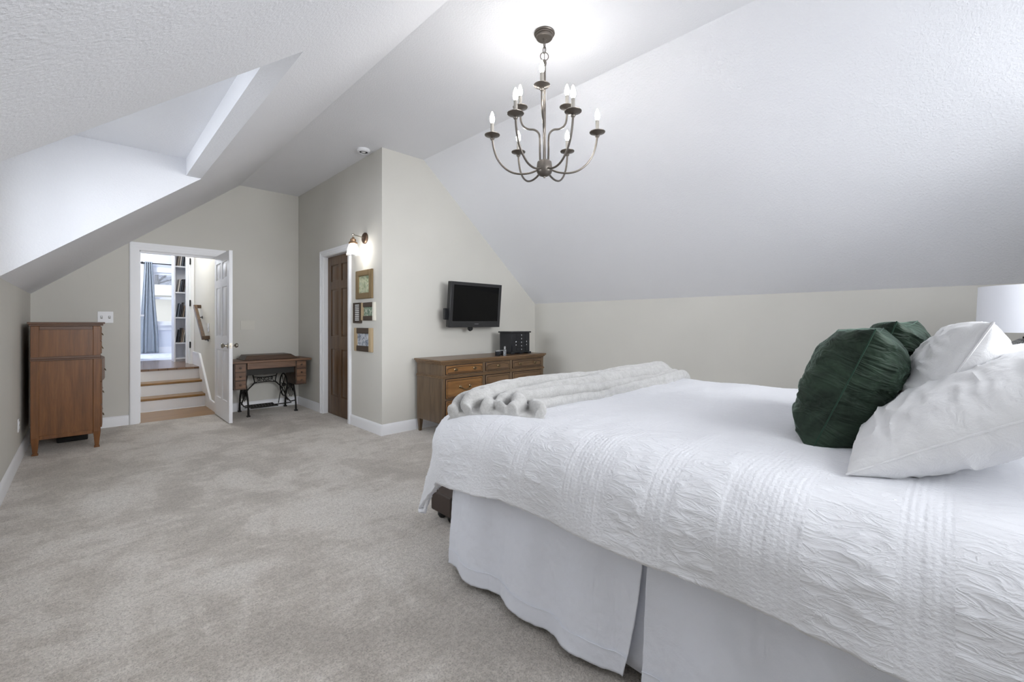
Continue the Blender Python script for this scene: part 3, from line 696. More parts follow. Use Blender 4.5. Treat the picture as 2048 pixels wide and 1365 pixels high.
for r_, (z0, z1) in enumerate(rows):
    for ci, (a, b, nk) in enumerate(cols):
        m = MB(); m.box(a, b, DYF-.006, DYF+.01, z0, z1)
        o = obj('drawer', m, M_line, dr_); 
        m = MB(); m.box(a+.005, b-.005, DYF-.014, DYF-.005, z0+.005, z1-.005)
        # raised moulded border, arched on the top row
        obj('front', m, M_drw if ci == 0 else M_drs, o, bevel=.003)
        m = MB(); g_ = .02
        tz = [z1-g_]*2
        P = []
        if r_ == 0:
            for k in range(13):
                u = k/12; zz = z1-.034+.016*min(1, 4*min(u, 1-u)); P.append((a+g_+(b-a-2*g_)*u, zz))
        else: P = [(a+g_, z1-g_), (b-g_, z1-g_)]
        loop = [(a+g_, z0+g_*.8)] + P + [(b-g_, z0+g_*.8)]
        m.tube([(x, DYF-.014, z) for x, z in loop], .0035, 6, closed=True)
        obj('bead', m, M_line, o)
        kx = [a+(b-a)*.24, a+(b-a)*.76] if nk == 2 else [(a+b)/2]
        if r_ == 0 or nk == 1:
            for x in kx:
                m = MB(); zc = (z0+z1)/2; m.lathe([(0, 0), (.016, 0), (.018, -.004), (.012, -.007), (.006, -.010), (.007, -.018), (.014, -.024), (.012, -.030), (0, -.032)], (x, DYF-.014, zc), 1, 16); obj('knob', m, M_brass, o)
        else:
            m = MB(); zc = (z0+z1)/2; x0_, x1_ = (a+b)/2-.065, (a+b)/2+.065
            m.tube([(x0_, DYF-.02, zc+.01)] + [(x0_+(x1_-x0_)*u, DYF-.036, zc+.006-.028*math.sin(PI*u)) for u in (.08, .25, .4, .5, .6, .75, .92)] + [(x1_, DYF-.02, zc+.01)], .0055, 8)
            for x in (x0_, x1_): m.lathe([(0, 0), (.017, 0), (.017, -.004), (.008, -.008), (.008, -.02), (0, -.024)], (x, DYF-.014, zc+.01), 1, 14)
            obj('bail_handle', m, M_brass, o)
DT = .795
jb = thing('jewellery_armoire', 'black jewellery armoire with small silver knobs on the dresser', 'jewellery box', (3.87, 3.9, DT))
m = MB(); m.box(3.715, 4.035, 3.81, 4.02, DT+.02, 1.055); obj('body', m, M_jb, jb, bevel=.002)
m = MB(); m.box(3.70, 4.05, 3.795, 4.035, 1.055, 1.072); obj('lid', m, M_jb, jb, bevel=.003)
m = MB()
for x0, x1 in ((3.70, 3.75), (4.0, 4.05)): m.box(x0, x1, 3.795, 4.03, DT, DT+.02)
m.box(3.845, 3.905, 3.795, 4.03, DT, DT+.02); m.box(3.70, 4.05, 3.80, 4.03, DT+.014, DT+.024); obj('plinth', m, M_jb, jb, bevel=.002)
for k in range(5):
    z = DT+.032+.0445*k
    m = MB(); m.box(3.80, 3.95, 3.803, 3.81, z, z+.041); o = obj('drawer', m, M_jb, jb, bevel=.0015)
    m = MB(); m.lathe([(0, 0), (.006, -.002), (.009, -.008), (0, -.012)], (3.875, 3.803, z+.021), 1, 12); obj('knob', m, M_sil, o)
for x0, x1, kx in ((3.722, 3.795, 3.783), (3.955, 4.028, 3.966)):
    m = MB(); m.box(x0, x1, 3.803, 3.81, DT+.032, 1.048); o = obj('door', m, M_jb, jb, bevel=.0015)
    for z in (DT+.11, DT+.15):
        m = MB(); m.lathe([(0, 0), (.006, -.002), (.008, -.007), (0, -.011)], (kx, 3.803, z), 1, 10); obj('knob', m, M_sil, o)
for x, y, lab in ((3.425, 3.74, 'left'), (3.52, 3.80, 'right')):
    t = thing('candle_jar', 'small black candle jar with a pale rim on the dresser, %s one of the pair' % lab, 'candle jar', (x, y, DT), 'black jars on the dresser')
    m = MB(); m.lathe([(0, DT), (.030, DT), (.032, DT+.004), (.032, DT+.055), (0, DT+.055)], (x, y, 0), 2, 24); obj('jar', m, M_jb, t)
    m = MB(); m.lathe([(.027, DT+.055), (.033, DT+.055), (.033, DT+.062), (.027, DT+.062)], (x, y, 0), 2, 24); obj('rim', m, M_sil, t)
t = thing('perfume_bottle', 'slim clear glass bottle with silver cap before the black armoire', 'bottle', (3.50, 3.70, DT))
m = MB(); m.lathe([(0, DT+.0), (.015, DT), (.016, DT+.004), (.016, DT+.07), (.008, DT+.078), (0, DT+.078)], (3.50, 3.70, 0), 2, 20); obj('bottle', m, M_frost, t)
m = MB(); m.lathe([(0, DT+.078), (.011, DT+.078), (.011, DT+.105), (.007, DT+.11), (0, DT+.11)], (3.50, 3.70, 0), 2, 20); obj('cap', m, M_sil, t)

# ------------------------------------------------------------------ treadle sewing table
sw = thing('sewing_table', 'antique treadle sewing machine table with black iron base by far wall', 'sewing table', (1.74, 6.4, 0))
SY0, SY1 = 6.15, 6.6
m = MB(); m.box(1.24, 2.19, SY0-.03, SY1, .68, .705); obj('tabletop', m, M_sew, sw, bevel=.004)
m = MB(); m.frustum([(1.42, 6.22, .705), (2.06, 6.22, .705), (2.06, 6.57, .705), (1.42, 6.57, .705)], [(1.455, 6.25, .765), (1.97, 6.25, .765), (1.97, 6.55, .765), (1.455, 6.55, .765)])
m.box(1.41, 2.07, 6.21, 6.58, .705, .715); obj('hood', m, M_sewd, sw, bevel=.006)
m = MB(); m.box(1.435, 1.995, SY0, SY0+.02, .60, .68); obj('apron', m, M_sew, sw, bevel=.002)
m = MB(); m.box(1.435, 1.995, 6.2, 6.55, .52, .68); obj('machine_well', m, M_iron, sw)
for x0 in (1.29, 1.998):
    m = MB(); m.box(x0, x0+.137, SY0+.004, SY1-.03, .355, .68); cab = obj('drawer_cabinet', m, M_sewd, sw, bevel=.003)
    for k in range(3):
        z = .37+.103*k; m = MB(); m.box(x0+.012, x0+.125, SY0-.008, SY0+.01, z, z+.093); obj('drawer', m, M_sew, cab, bevel=.002)
        m = MB(); m.lathe([(0, 0), (.006, -.002), (.006, -.012), (.012, -.018), (.010, -.024), (0, -.026)], (x0+.068, SY0-.008, z+.047), 1, 12); obj('knob', m, M_sewd, cab)
def arc(p, q, b, n=10, dirv=(0,0,1)):
    p = Vector(p); q = Vector(q); d = Vector(dirv)
    return [p.lerp(q, i/n) + d*b*math.sin(PI*i/n) for i in range(n+1)]
for X in (1.46, 2.02):
    m = MB()
    for y0, y1, s_ in ((6.21, 6.33, 1), (6.645, 6.52, -1)):
        m.tube([(X, y0, .012), (X, y0+.004*s_, .10), (X, y0+.03*s_, .22), (X, y1, .40), (X, y0+.05*s_, .58), (X, y0+.03*s_, .68)], [.013, .011, .010, .010, .010, .010], 8)
        m.box(X-.018, X+.018, y0-.02, y0+.02, 0, .016)
        m.tube(arc((X, y0+.01*s_, .14), (X, 6.43, .30), .05), .006, 6)
        m.tube(arc((X, y0+.02*s_, .62), (X, 6.43, .46), -.05), .006, 6)
    for k in range(6):
        y = 6.28+.06*k; m.tube([(X, y, .16+.02*abs(k-2.5)), (X, 6.43+(y-6.43)*.5, .38), (X, y, .62)], .0055, 6)
    m.tube([(X, 6.43 + .055*math.cos(a*PI/6), .38+.07*math.sin(a*PI/6)) for a in range(12)], .006, 6, closed=True)
    m.tube([(X, 6.23, .14), (X, 6.43, .10), (X, 6.63, .14)], .009, 6)
    m.tube([(X, 6.22, .67), (X, 6.63, .67)], .011, 6)
    obj('leg_frame', m, M_iron, sw)
m = MB(); YB = 6.56   # brace with name plate
for s_, xm in ((1, 1.46), (-1, 2.02)):
    m.tube([(xm, YB, .10), (xm+.03*s_, YB, .20), (xm+.08*s_, YB, .30), (xm+.15*s_, YB, .37), (xm+.18*s_, YB, .385)], .008, 7)
    m.tube([(xm, YB, .60), (xm+.06*s_, YB, .585), (xm+.12*s_, YB, .53), (xm+.14*s_, YB, .46), (xm+.155*s_, YB, .385), (xm+.12*s_, YB, .34)], .008, 7)
m.tube(arc((1.61, YB, .372), (1.87, YB, .372), .012), .006, 6); m.tube(arc((1.60, YB, .458), (1.88, YB, .458), -.012), .006, 6)
obj('back_brace', m, M_iron, sw)
fc = bpy.data.curves.new('lettering', 'FONT'); fc.body = 'SINGER'; fc.size = .085; fc.extrude = .004; fc.align_x = 'CENTER'; fc.align_y = 'CENTER'; fc.offset = .002
to = bpy.data.objects.new('tmp', fc); COL.objects.link(to); bpy.context.view_layer.update()
dm = bpy.data.meshes.new_from_object(to.evaluated_get(bpy.context.evaluated_depsgraph_get())); bpy.data.objects.remove(to)
lo = bpy.data.objects.new('lettering', dm); COL.objects.link(lo); dm.materials.clear(); dm.materials.append(M_iron)
lo.parent = sw; lo.location = (0, YB-6.4, .416); lo.rotation_euler = (PI/2, 0, 0)
lo.location = (1.742-1.74, YB-6.4, .416); lo.scale = (.72, .9, 1)
m = MB(); 
for y in (6.27, 6.50): m.box(1.50, 1.82, y, y+.014, .085, .10)
for k in range(9): bar(m, (1.505+.035*k, 6.28, .092), (1.54+.035*k, 6.505, .092), .004, .004); bar(m, (1.54+.035*k, 6.28, .092), (1.505+.035*k, 6.505, .092), .004, .004)
m.tube([(1.46, 6.39, .09), (2.02, 6.39, .09)], .007, 6)
obj('treadle', m, M_iron, sw)
m = MB(); wx = 1.93; wy = 6.42; wz = .34
m.tube([(wx, wy+.15*math.cos(a*PI/16), wz+.15*math.sin(a*PI/16)) for a in range(32)], .009, 6, closed=True)
for a in range(6): m.tube(arc((wx, wy, wz), (wx, wy+.15*math.cos(a*PI/3), wz+.15*math.sin(a*PI/3)), .015, 5), .005, 6)
m.lathe([(0, -.02), (.02, -.02), (.02, .02), (0, .02)], (wx, wy, wz), 0, 14); obj('flywheel', m, M_iron, sw)
m = MB(); m.tube([(1.86, 6.40, .10), (1.90, 6.42, .30)], .006, 6); m.tube([(1.945, 6.30, .36), (1.90, 6.40, .62)], .004, 5); obj('pitman_rod', m, M_iron, sw)

# ------------------------------------------------------------------ bed
ZT = .775; xs, xe, yf = 1.36, 3.08, 1.66; RR = .2
bed = thing('bed', 'large bed whose frame shows only as dark feet under the pale skirt', 'bed', (2.22, .3, 0))
m = MB(); m.box(1.30, 3.14, -.62, 1.62, .46, .70); obj('mattress', m, cloth('mattress_ticking', (230,230,230)), bed, bevel=.05, seg=4)
m = MB(); m.box(1.31, 3.13, -.62, 1.61, .24, .46); obj('box_spring', m, cloth('box_spring_ticking', (214,214,214)), bed, bevel=.02)
m = MB(); m.box(1.30, 3.14, -.64, 1.60, .18, .24); obj('frame', m, M_iron, bed)
for x in (1.295, 3.09):
    for y in (1.44, .4, -.55):
        m = MB(); m.lathe([(0, 0), (.024, 0), (.03, .01), (.03, .03), (.014, .045), (.014, .19), (0, .19)], (x+.02, y, 0), 2, 16); obj('leg', m, M_rubber, bed)
m = MB(); m.box(1.25, 3.19, -.74, -.67, .3, 1.15); obj('headboard', m, cloth('pale_upholstery', (200,198,194)), bed, bevel=.02)

def fbm(x, y, z, o=3):
    s_ = 0; a = 1; t_ = 0
    for i in range(o): s_ += a*noise.noise(Vector((x, y, z))); t_ += a; a *= .5; x *= 2.1; y *= 2.1; z *= 2.1
    return s_/t_
HANG = .405; HANGF = .46
def duv(s, t, off=0, wr=1):
    dx = xs-s if s < xs else (s-xe if s > xe else 0); sx = -1 if s < xs else 1
    dy = max(0, t-yf)
    r = math.hypot(dx, dy)
    bx = min(max(s, xs), xe); by = min(t, yf)
    # gentle puffiness of the top
    u = (bx-xs)/(xe-xs)
    top = ZT + .012*math.sin(PI*u) + .008*fbm(bx*2.2, by*2.2, 1.3)*wr
    n3 = .009*fbm(s*5, t*5, 4.1)*wr + .003*fbm(s*3.5, t*14, 7.7)*wr
    # creases running along the bed between stitched bands
    bd = math.sin(t*2*PI/.27 + 1.1*math.sin(t*2*PI/.61)); inb = max(0, min(1, (.30-bd)*4))
    cz = fbm(s*20, t*5.5, 9.3, 2); n3 += .0045*(1-abs(cz))**9*wr*inb*min(1, .25+r*3) + .0010*math.sin(t*2*PI/.031+fbm(s*9, t*3, 2))*(1-inb)*wr*min(1, .2+r*3)
    if r < 1e-6: 
        return Vector((bx, by, top+n3+off)), Vector((0,0,1))
    d = Vector((sx*dx/r, dy/r, 0))
    th = math.atan2(dy, dx)
    A = 1.42; a = min(r/RR, A); rest = max(0, r-A*RR)
    fl = .10 + .03*math.sin(th*2)
    k = min(1, rest/.2)
    side = t if dy < dx else s
    wave = (.020*math.sin(side*9+1.0) + .018*fbm(side*4, .3, 2.2))*k
    if dx > 0 and dy > 0: wave += .020*math.sin(th*7.0+1.2)*k*math.sin(2*th)
    out = RR*math.sin(a) + rest*fl + wave
    dn = RR*(1-math.cos(a)) + rest*math.sqrt(max(0, 1-fl*fl))
    nrm = (d*math.sin(a) + Vector((0,0,math.cos(a)))).normalized()
    bl = min(1, r/.15)
    base = Vector((bx, by, top*(1-0) - dn)) + d*out
    return base + nrm*(n3+off), nrm
s0, s1, t0, t1 = xs-HANG, xe+HANG, -.66, yf+HANGF
NS, NTT = 330, 340
m = MB()
hemn = lambda q: .012*fbm(q*7, 3.3, 1)
def dg(u, v):
    s = s0 + (s1-s0)*u; t = t0 + (t1-t0)*v
    if u < .03: s += hemn(t)*(1-u/.03)
    if u < .2:
        q = max(0, min(1, (t-1.25)/.45)); s -= .040*q*q*(3-2*q)*(1-u/.2)
    return duv(s, t)[0]
m.grid(dg, NS, NTT)
dv = obj('duvet', m, M_duvet)
tag(dv, 'white crinkled cotton duvet with banded texture spread over the bed', 'duvet')
uvl = dv.data.uv_layers.new(name='UVMap')
idx = [0]*len(dv.data.loops); dv.data.loops.foreach_get('vertex_index', idx)
uv = []
for i in idx:
    a, b = divmod(i, NTT+1); uv += [s0+(s1-s0)*a/NS, t0+(t1-t0)*b/NTT]
uvl.data.foreach_set('uv', uv)
sm = dv.modifiers.new('thick', 'SOLIDIFY'); sm.thickness = .028; sm.offset = -1
# bed skirt
sk = thing('bed_skirt', 'pale grey gathered bed skirt hanging under the white duvet', 'bed skirt', (1.28, .6, 0))
def skirt_near(u, v, y0, y1, kick0, kick1, seed):
    y = y0 + (y1-y0)*u; z = .50 - v*.465
    y += kick0*v*v*(1-u)**6 + kick1*v*v*u**6
    w = (.016*math.sin(y*21+seed) + .030*fbm(y*3.1, z*1.0+seed, 1.1) + .010*fbm(y*12, z*2, seed))*(.25+v) 
    x = 1.275 - .055*v - w*.9 - .004*fbm(y*30, z*30, seed)
    zz = z + (.022*fbm(y*5, 1.1, seed))*v
    return Vector((x, y, zz))
def addhem(o):
    s_ = o.modifiers.new('thick', 'SOLIDIFY'); s_.thickness = .003
for y0, y1, k0, k1, sd_ in ((.70, 1.70, .06, 0, 1.0), (-.70, .688, 0, -.0, 4.0)):
    m = MB(); m.grid(lambda u, v: skirt_near(u, v, y0, y1, k0, k1, sd_), 200, 60)
    o = obj('skirt_panel', m, M_skirt, sk); addhem(o)
    m = MB(); m.tube([skirt_near(i/100, .86, y0, y1, k0, k1, sd_) + Vector((-.0025, 0, 0)) for i in range(101)], .0016, 5); obj('hem_stitching', m, M_skirt, o)
m = MB(); m.grid(lambda u, v: Vector((1.292+.004*math.sin(u*9), .50+.42*u, .5-v*.455)), 30, 10); o = obj('pleat_backing', m, M_skirt, sk); addhem(o)
m = MB(); m.grid(lambda u, v: Vector((1.272+u*1.87 - (0.03*v if u < .02 else 0), 1.69+.012*v+(.014*math.sin(u*40)+.02*fbm(u*8, v, 2))*v*min(1, u*12), .50-v*.465)), 160, 30); o = obj('skirt_panel', m, M_skirt, sk); addhem(o)

# throw blanket
def lerp_curve(P, a):
    for i in range(len(P)-1):
        if a <= P[i+1][0] or i == len(P)-2:
            k = (a-P[i][0])/(P[i+1][0]-P[i][0]); k = max(0, min(1, k)); k = k*k*(3-2*k)
            return tuple(P[i][j]+(P[i+1][j]-P[i][j])*k for j in (1, 2))
foot = [(0, 1.21, 1.70), (.15, 1.35, 1.68), (.5, 2.2, 1.66), (1, 3.22, 1.66)]
head = [(0, 1.39, 1.22), (.12, 1.50, 1.36), (.35, 1.95, 1.30), (.7, 2.7, 1.33), (1, 3.26, 1.42)]
def st_of(a, b):
    F = lerp_curve(foot, a); H = lerp_curve(head, a)
    return F[0]+(H[0]-F[0])*b, F[1]+(H[1]-F[1])*b
def ramp_h(a, b): return .060*(1-b)*min(1, .2+a*3.2)*min(1, .4+b*4)
m = MB()
# thin body of the cloth under the folds
def body_t(a, b): 
    s_, t_ = st_of(a, b); e = min(1, min(b, 1-b)*14, min(a, 1-a)*30)**.5
    return duv(s_, t_, .002 + e*(.004 + .55*ramp_h(a, b)))[0]
m.grid(body_t, 160, 60)
n0 = len(m.v)
g2 = MB(); g2.grid(lambda a, b: duv(*st_of(a, b), -.012)[0], 160, 60)
m.add(g2.v, [f[::-1] for f in g2.f], True)
NA, NB = 161, 61
def rim(i, j): return i*NB + j
edge_ = [(i, 0) for i in range(NA-1)] + [(NA-1, j) for j in range(NB-1)] + [(i, NB-1) for i in range(NA-1, 0, -1)] + [(0, j) for j in range(NB-1, 0, -1)]
for k in range(len(edge_)):
    p0, p1 = edge_[k], edge_[(k+1) % len(edge_)]
    m.f.append([rim(*p0), rim(*p1), n0+rim(*p1), n0+rim(*p0)]); m.sm.append(True)
# rounded rolls of folded fur
rolls = [(.06, .032, 0), (.235, .038, 0), (.41, .034, 0), (.585, .040, 0), (.77, .036, 0), (.94, .030, 0)]
for i, (b0, r0, _) in enumerate(rolls):
    def roll(u, v, i=i, b0=b0, r0=r0):
        a = .004 + .99*u; th = 2*PI*v
        b = b0 + .030*math.sin(a*7.5+i*1.2) + .012*math.sin(a*15+i*.8) + .03*fbm(a*3, i*2.1, 1.0)
        if a < .16: b += .045*(1-a/.16)*math.sin(a*60+i*2.4)
        b = min(max(b, .03), .975)
        s_, t_ = st_of(a, b)
        r = r0*(.88+.26*math.sin(a*6+i*1.7) + .10*fbm(a*16, i, 3.0))
        r *= min(1, (1-u)*12+.35)**.5 * min(1, u*30+.15)**.5
        if a < .12: r *= 1+.30*math.sin(a*85+i*2.0)*(1-a/.12)
        c_, nn = duv(s_, t_, 0)
        c2 = duv(*st_of(a, min(1, b+.02)), 0)[0]; tb = (c2-c_)
        if tb.length < 1e-5: tb = Vector((0, -1, 0))
        tb.normalize()
        h = .006 + ramp_h(a, b) + r*.62
        return c_ + nn*(h + r*.95*math.sin(th)) + tb*(r*.86*math.cos(th)) + Vector((fbm(a*70, v*4, i)*.003, 0, fbm(a*60, v*4, i+9)*.003))
    g = MB(); g.grid(roll, 260, 20); k0 = len(m.v)
    m.add(g.v, g.f, True)
    for uu in (0, 260):
        m.f.append([k0+uu*21+j for j in range(20)]); m.sm.append(True)
# turned-out corner lying on the duvet
th_ = obj('throw_blanket', m, M_throw); tag(th_, 'light grey faux fur throw folded across the foot of the bed', 'throw blanket')
rm = th_.modifiers.new('fuse', 'REMESH'); rm.mode = 'VOXEL'; rm.voxel_size = .0055; rm.use_smooth_shade = True
sm_ = th_.modifiers.new('soften', 'SMOOTH'); sm_.iterations = 2; sm_.factor = .5

# pillows
def pillow(name, label, cat, w, h, t, loc, rot, mat, seed, pipe=None, group=None, wr=.010, ear=.10, pexp=.42, pmat=None, sag=0):
    root = thing(name, label, cat, loc, group); root.rotation_euler = rot
    def base(u, v, sgn):
        # u,v in -1..1; local x width, local z height, y thickness
        x = w/2*u*(1-ear*(1-v*v)*abs(u)**3*1.0); z = h/2*v*(1-ear*(1-u*u)*abs(v)**3)
        th = max(0, (1-abs(u)**2.6)*(1-abs(v)**2.6))**pexp
        y = sgn*t/2*th
        e = 1-max(abs(u), abs(v))
        k = min(1, e*6)
        n = wr*(fbm(x*7+seed, z*7, sgn*3+seed, 3)) + wr*.9*(1-abs(fbm(x*6+seed, z*16, sgn+seed*2, 2)))**5
        # puckers running in from the seam
        n += wr*.5*math.sin((x if abs(v) > abs(u) else z)*95+seed)*max(0, 1-e*5)*k
        y += sgn*n*k
        z2 = z
        return Vector((x + .006*fbm(z*9, seed, 1), y + sag*(1-v*v)*0 , z2 + .008*fbm(x*6, seed, 2)*abs(v)))
    m = MB(); N = 90
    for sgn in (1, -1):
        m.grid(lambda a, b: base(math.sin((a-.5)*PI)*.5+(a*2-1)*.5, math.sin((b-.5)*PI)*.5+(b*2-1)*.5, sgn), N, N)
    body = obj('cover', m, mat, root, local=True)
    bm = bmesh.new(); bm.from_mesh(body.data); bmesh.ops.remove_doubles(bm, verts=bm.verts, dist=.0004); bmesh.ops.recalc_face_normals(bm, faces=bm.faces); bm.to_mesh(body.data); bm.free()
    pts = []; K = 40
    for i in range(K): pts.append(base(-1+2*i/K, -1, 1))
    for i in range(K): pts.append(base(1, -1+2*i/K, 1))
    for i in range(K): pts.append(base(1-2*i/K, 1, 1))
    for i in range(K): pts.append(base(-1, 1-2*i/K, 1))
    m = MB(); m.tube(pts, pipe or .003, 6, closed=True); obj('seam_piping', m, pmat or mat, root, local=True)
    return root
R = math.radians
M_vseam = cloth('green_seam', (36, 62, 49), 400, .2)
pillow('velvet_cushion', 'dark green velvet cushion nearest the camera, leaning on white pillows', 'cushion', .46, .43, .25, (1.90, .265, .960), (R(22), R(0), R(3)), M_velvet, 1.0, .0022, 'green velvet cushions', .013, .08, .40, M_vseam)
pillow('velvet_cushion', 'green velvet cushion farther back, mostly hidden behind the nearer green cushion', 'cushion', .46, .43, .20, (2.36, .215, .985), (R(20), R(0), R(-4)), M_velvet, 5.0, .0025, 'green velvet cushions', .014, .10, .4, M_vseam)
pillow('white_pillow', 'white linen pillow lying lowest at near corner of the bed head', 'pillow', .92, .60, .22, (1.89, -.035, .938), (R(59), R(0), R(2)), M_sham, 2.0, .003, 'white pillows on the bed', .010, .06, .45)
pillow('white_pillow', 'white pillow propped higher behind the lowest white pillow', 'pillow', .86, .50, .20, (2.13, .045, .958), (R(26), R(0), R(0)), M_sham, 8.0, .003, 'white pillows on the bed', .012, .06, .45)

# footstool beyond the bed foot
fs_ = thing('footstool', 'low dark wooden footstool on a black ball foot behind the hanging duvet corner', 'footstool', (1.7, 2.2, 0))
m = MB(); m.box(1.50, 1.95, 2.04, 2.24, .05, .17); obj('body', m, plain('very_dark_wood', (58,46,40), .5), fs_, bevel=.01)
for x in (1.55, 1.90):
    for y in (2.09, 2.19):
        m = MB(); m.lathe([(0, 0), (.018, .003), (.028, .02), (.028, .034), (.016, .05), (0, .052)], (x, y, 0), 2, 18); obj('foot', m, M_rubber, fs_)

# nightstand and lamp
ns = thing('nightstand', 'small nightstand beyond the far side of the bed under the lamp', 'nightstand', (3.83, -.35, 0))
m = MB(); m.box(3.58, 4.08, -.62, -.12, .12, .58); obj('body', m, M_drs, ns, bevel=.004)
m = MB(); m.box(3.56, 4.10, -.64, -.10, .58, .60); obj('top', m, M_drs, ns, bevel=.004)
for k in range(2):
    m = MB(); m.box(3.61, 4.05, -.12, -.108, .15+.21*k, .34+.21*k); o = obj('drawer', m, M_drs, ns, bevel=.003)
    m = MB(); m.lathe([(0, 0), (.012, .004), (.014, .018), (0, .022)], (3.83, -.108, .245+.21*k), 1, 12); obj('knob', m, M_brass, o)
for x in (3.6, 4.02):
    for y in (-.6, -.16):
        m = MB(); m.box(x, x+.04, y, y+.04, 0, .12); obj('leg', m, M_drs, ns)
LX, LY = 3.83, -.285
lp = thing('table_lamp', 'table lamp with white drum shade and fluted glass base beyond the bed', 'table lamp', (LX, LY, .60))
m = MB(); m.lathe([(.205, 1.39), (.215, 1.125), (.212, 1.125), (.202, 1.39)], (LX, LY, 0), 2, 56)
ls = NT('white_linen_shade'); ls.b.inputs['Base Color'].default_value = lin((236, 238, 244)); ls.b.inputs['Roughness'].default_value = .8; ls.b.inputs['Subsurface Weight'].default_value = .0
ls.bump(ls.noise(300, 2), .15, .001)
obj('lamp_shade', m, ls.m, lp)
m = MB(); m.lathe([(0, .60), (.07, .60), (.075, .61), (.075, .625), (.03, .64), (0, .64)], (LX, LY, 0), 2, 32); obj('foot', m, M_sil, lp)
m = MB(); m.lathe([(0, .64), (.05, .64), (.085, .70), (.10, .82), (.10, .98), (.085, 1.06), (.04, 1.09), (0, 1.09)], (LX, LY, 0), 2, 72, flute=.035); obj('glass_body', m, M_frost, lp)
m = MB(); m.lathe([(0, 1.085), (.03, 1.085), (.03, 1.10), (.01, 1.11), (.01, 1.20), (0, 1.20)], (LX, LY, 0), 2, 16)
for a in range(3): m.tube([(LX, LY, 1.14), (LX+.204*math.cos(a*2.09+.5), LY+.204*math.sin(a*2.09+.5), 1.14)], .0025, 5)
m.box(LX-.02, LX+.02, LY-.02, LY+.02, 1.10, 1.13); obj('harp', m, M_iron, lp)

# ------------------------------------------------------------------ chandelier
CX, CY = 2.075, 1.83
cd = thing('chandelier', 'nine light brushed bronze candle chandelier hanging from the ceiling', 'chandelier', (CX, CY, ZC))
m = MB(); m.lathe([(0, ZC), (.064, ZC), (.066, ZC-.008), (.064, ZC-.012), (.058, ZC-.0125), (.058, ZC-.022), (.052, ZC-.0225), (.051, ZC-.036), (.047, ZC-.040), (.012, ZC-.040), (.010, ZC-.05), (0, ZC-.052)], (CX, CY, 0), 2, 36); obj('canopy', m, M_bronze, cd)
m = MB()
def link(z, hgt, wdt, rot):
    P = []
    for i in range(20):
        a = 2*PI*i/20; x = wdt*math.cos(a); zz = hgt*math.sin(a)
        P.append((CX+x*math.cos(rot), CY+x*math.sin(rot), z+zz))
    m.tube(P, .0028, 6, closed=True)
link(ZC-.075, .024, .011, .3); link(ZC-.110, .022, .010, 1.8)
link(ZC-.150, .026, .026, -.7)
m.tube([(CX+.004, CY, ZC-.05), (CX+.006, CY+.004, ZC-.1), (CX, CY, ZC-.18)], .002, 5)
obj('chain', m, M_bronze, cd)
m = MB(); m.tube([(CX, CY, 2.84), (CX, CY, 2.16)], .0095, 12); m.lathe([(0, 2.835), (.012, 2.835), (.014, 2.82), (.010, 2.80), (0, 2.80)], (CX, CY, 0), 2, 14); obj('stem', m, M_bronze, cd)
m = MB(); m.lathe([(0, 2.205), (.03, 2.205), (.045, 2.195), (.048, 2.175), (.048, 2.162), (.051, 2.160), (.051, 2.152), (.050, 2.140), (.045, 2.125), (.034, 2.113), (.018, 2.106), (.008, 2.103), (.006, 2.096), (0, 2.094)], (CX, CY, 0), 2, 32); obj('hub', m, M_bronze, cd)
ca, sa = math.cos(.774), math.sin(.774)
def polar(r, ang, z):
    a = math.radians(ang); u = r*math.cos(a); d = r*math.sin(a)   # u: camera-right direction at photo time, d: away; converted to room axes
    return Vector((CX + u*ca + d*sa, CY - u*sa + d*ca, z))
def arm(r, ang, zc, kind):
    if kind == 0: pr_ = [(.045, 2.145), (.09, 2.128), (.15, 2.122), (.21, 2.135), (.262, 2.172), (.300, 2.225), (.320, 2.285), (.33, zc-.02)]
    else: pr_ = [(.030, 2.20), (.032, 2.28), (.032, 2.34), (.040, 2.385), (.070, 2.415), (.115, 2.430), (.150, 2.455), (.170, 2.495), (.176, zc-.02)]
    P = [polar(q, ang, z) for q, z in pr_]
    Q = []
    for i in range(len(P)-1):
        p0 = P[max(0, i-1)]; p1 = P[i]; p2 = P[i+1]; p3 = P[min(len(P)-1, i+2)]
        for k in range(5):
            t_ = k/5; Q.append(.5*((2*p1)+(-p0+p2)*t_+(2*p0-5*p1+4*p2-p3)*t_**2+(-p0+3*p1-3*p2+p3)*t_**3))
    Q.append(P[-1])
    m = MB(); m.tube(Q, .0065, 8); a_ = obj('arm', m, M_bronze, cd)
    c_ = polar(r, ang, zc)
    m = MB(); m.lathe([(0, -.032), (.010, -.030), (.014, -.022), (.010, -.014), (.018, -.010), (.034, -.004), (.048, 0), (.049, .003), (.046, .005), (.030, .003), (.014, .006), (0, .006)], c_, 2, 28); obj('bobeche', m, M_bronze, a_)
    m = MB(); m.lathe([(0, .005), (.011, .005), (.011, .075), (0, .075)], c_, 2, 16); obj('candle_sleeve', m, M_candle, a_)
    m = MB(); m.lathe([(0, .075), (.008, .077), (.014, .090), (.0155, .105), (.012, .125), (.005, .145), (0, .152)], c_, 2, 16); obj('bulb', m, M_bulb, a_)
    L = bpy.data.lights.new('bulb_light', 'POINT'); L.energy = CHAND; L.color = (1, .97, .93); L.shadow_soft_size = .02
    lo = bpy.data.objects.new('bulb_light', L); COL.objects.link(lo); lo.location = c_ + Vector((0, 0, .11)); 
CHAND = .38
for ang in (-5, 57, 119, 178, 236, 295): arm(.33, ang, 2.37, 0)
for ang in (-99, 29, 149): arm(.176, ang, 2.585, 1)

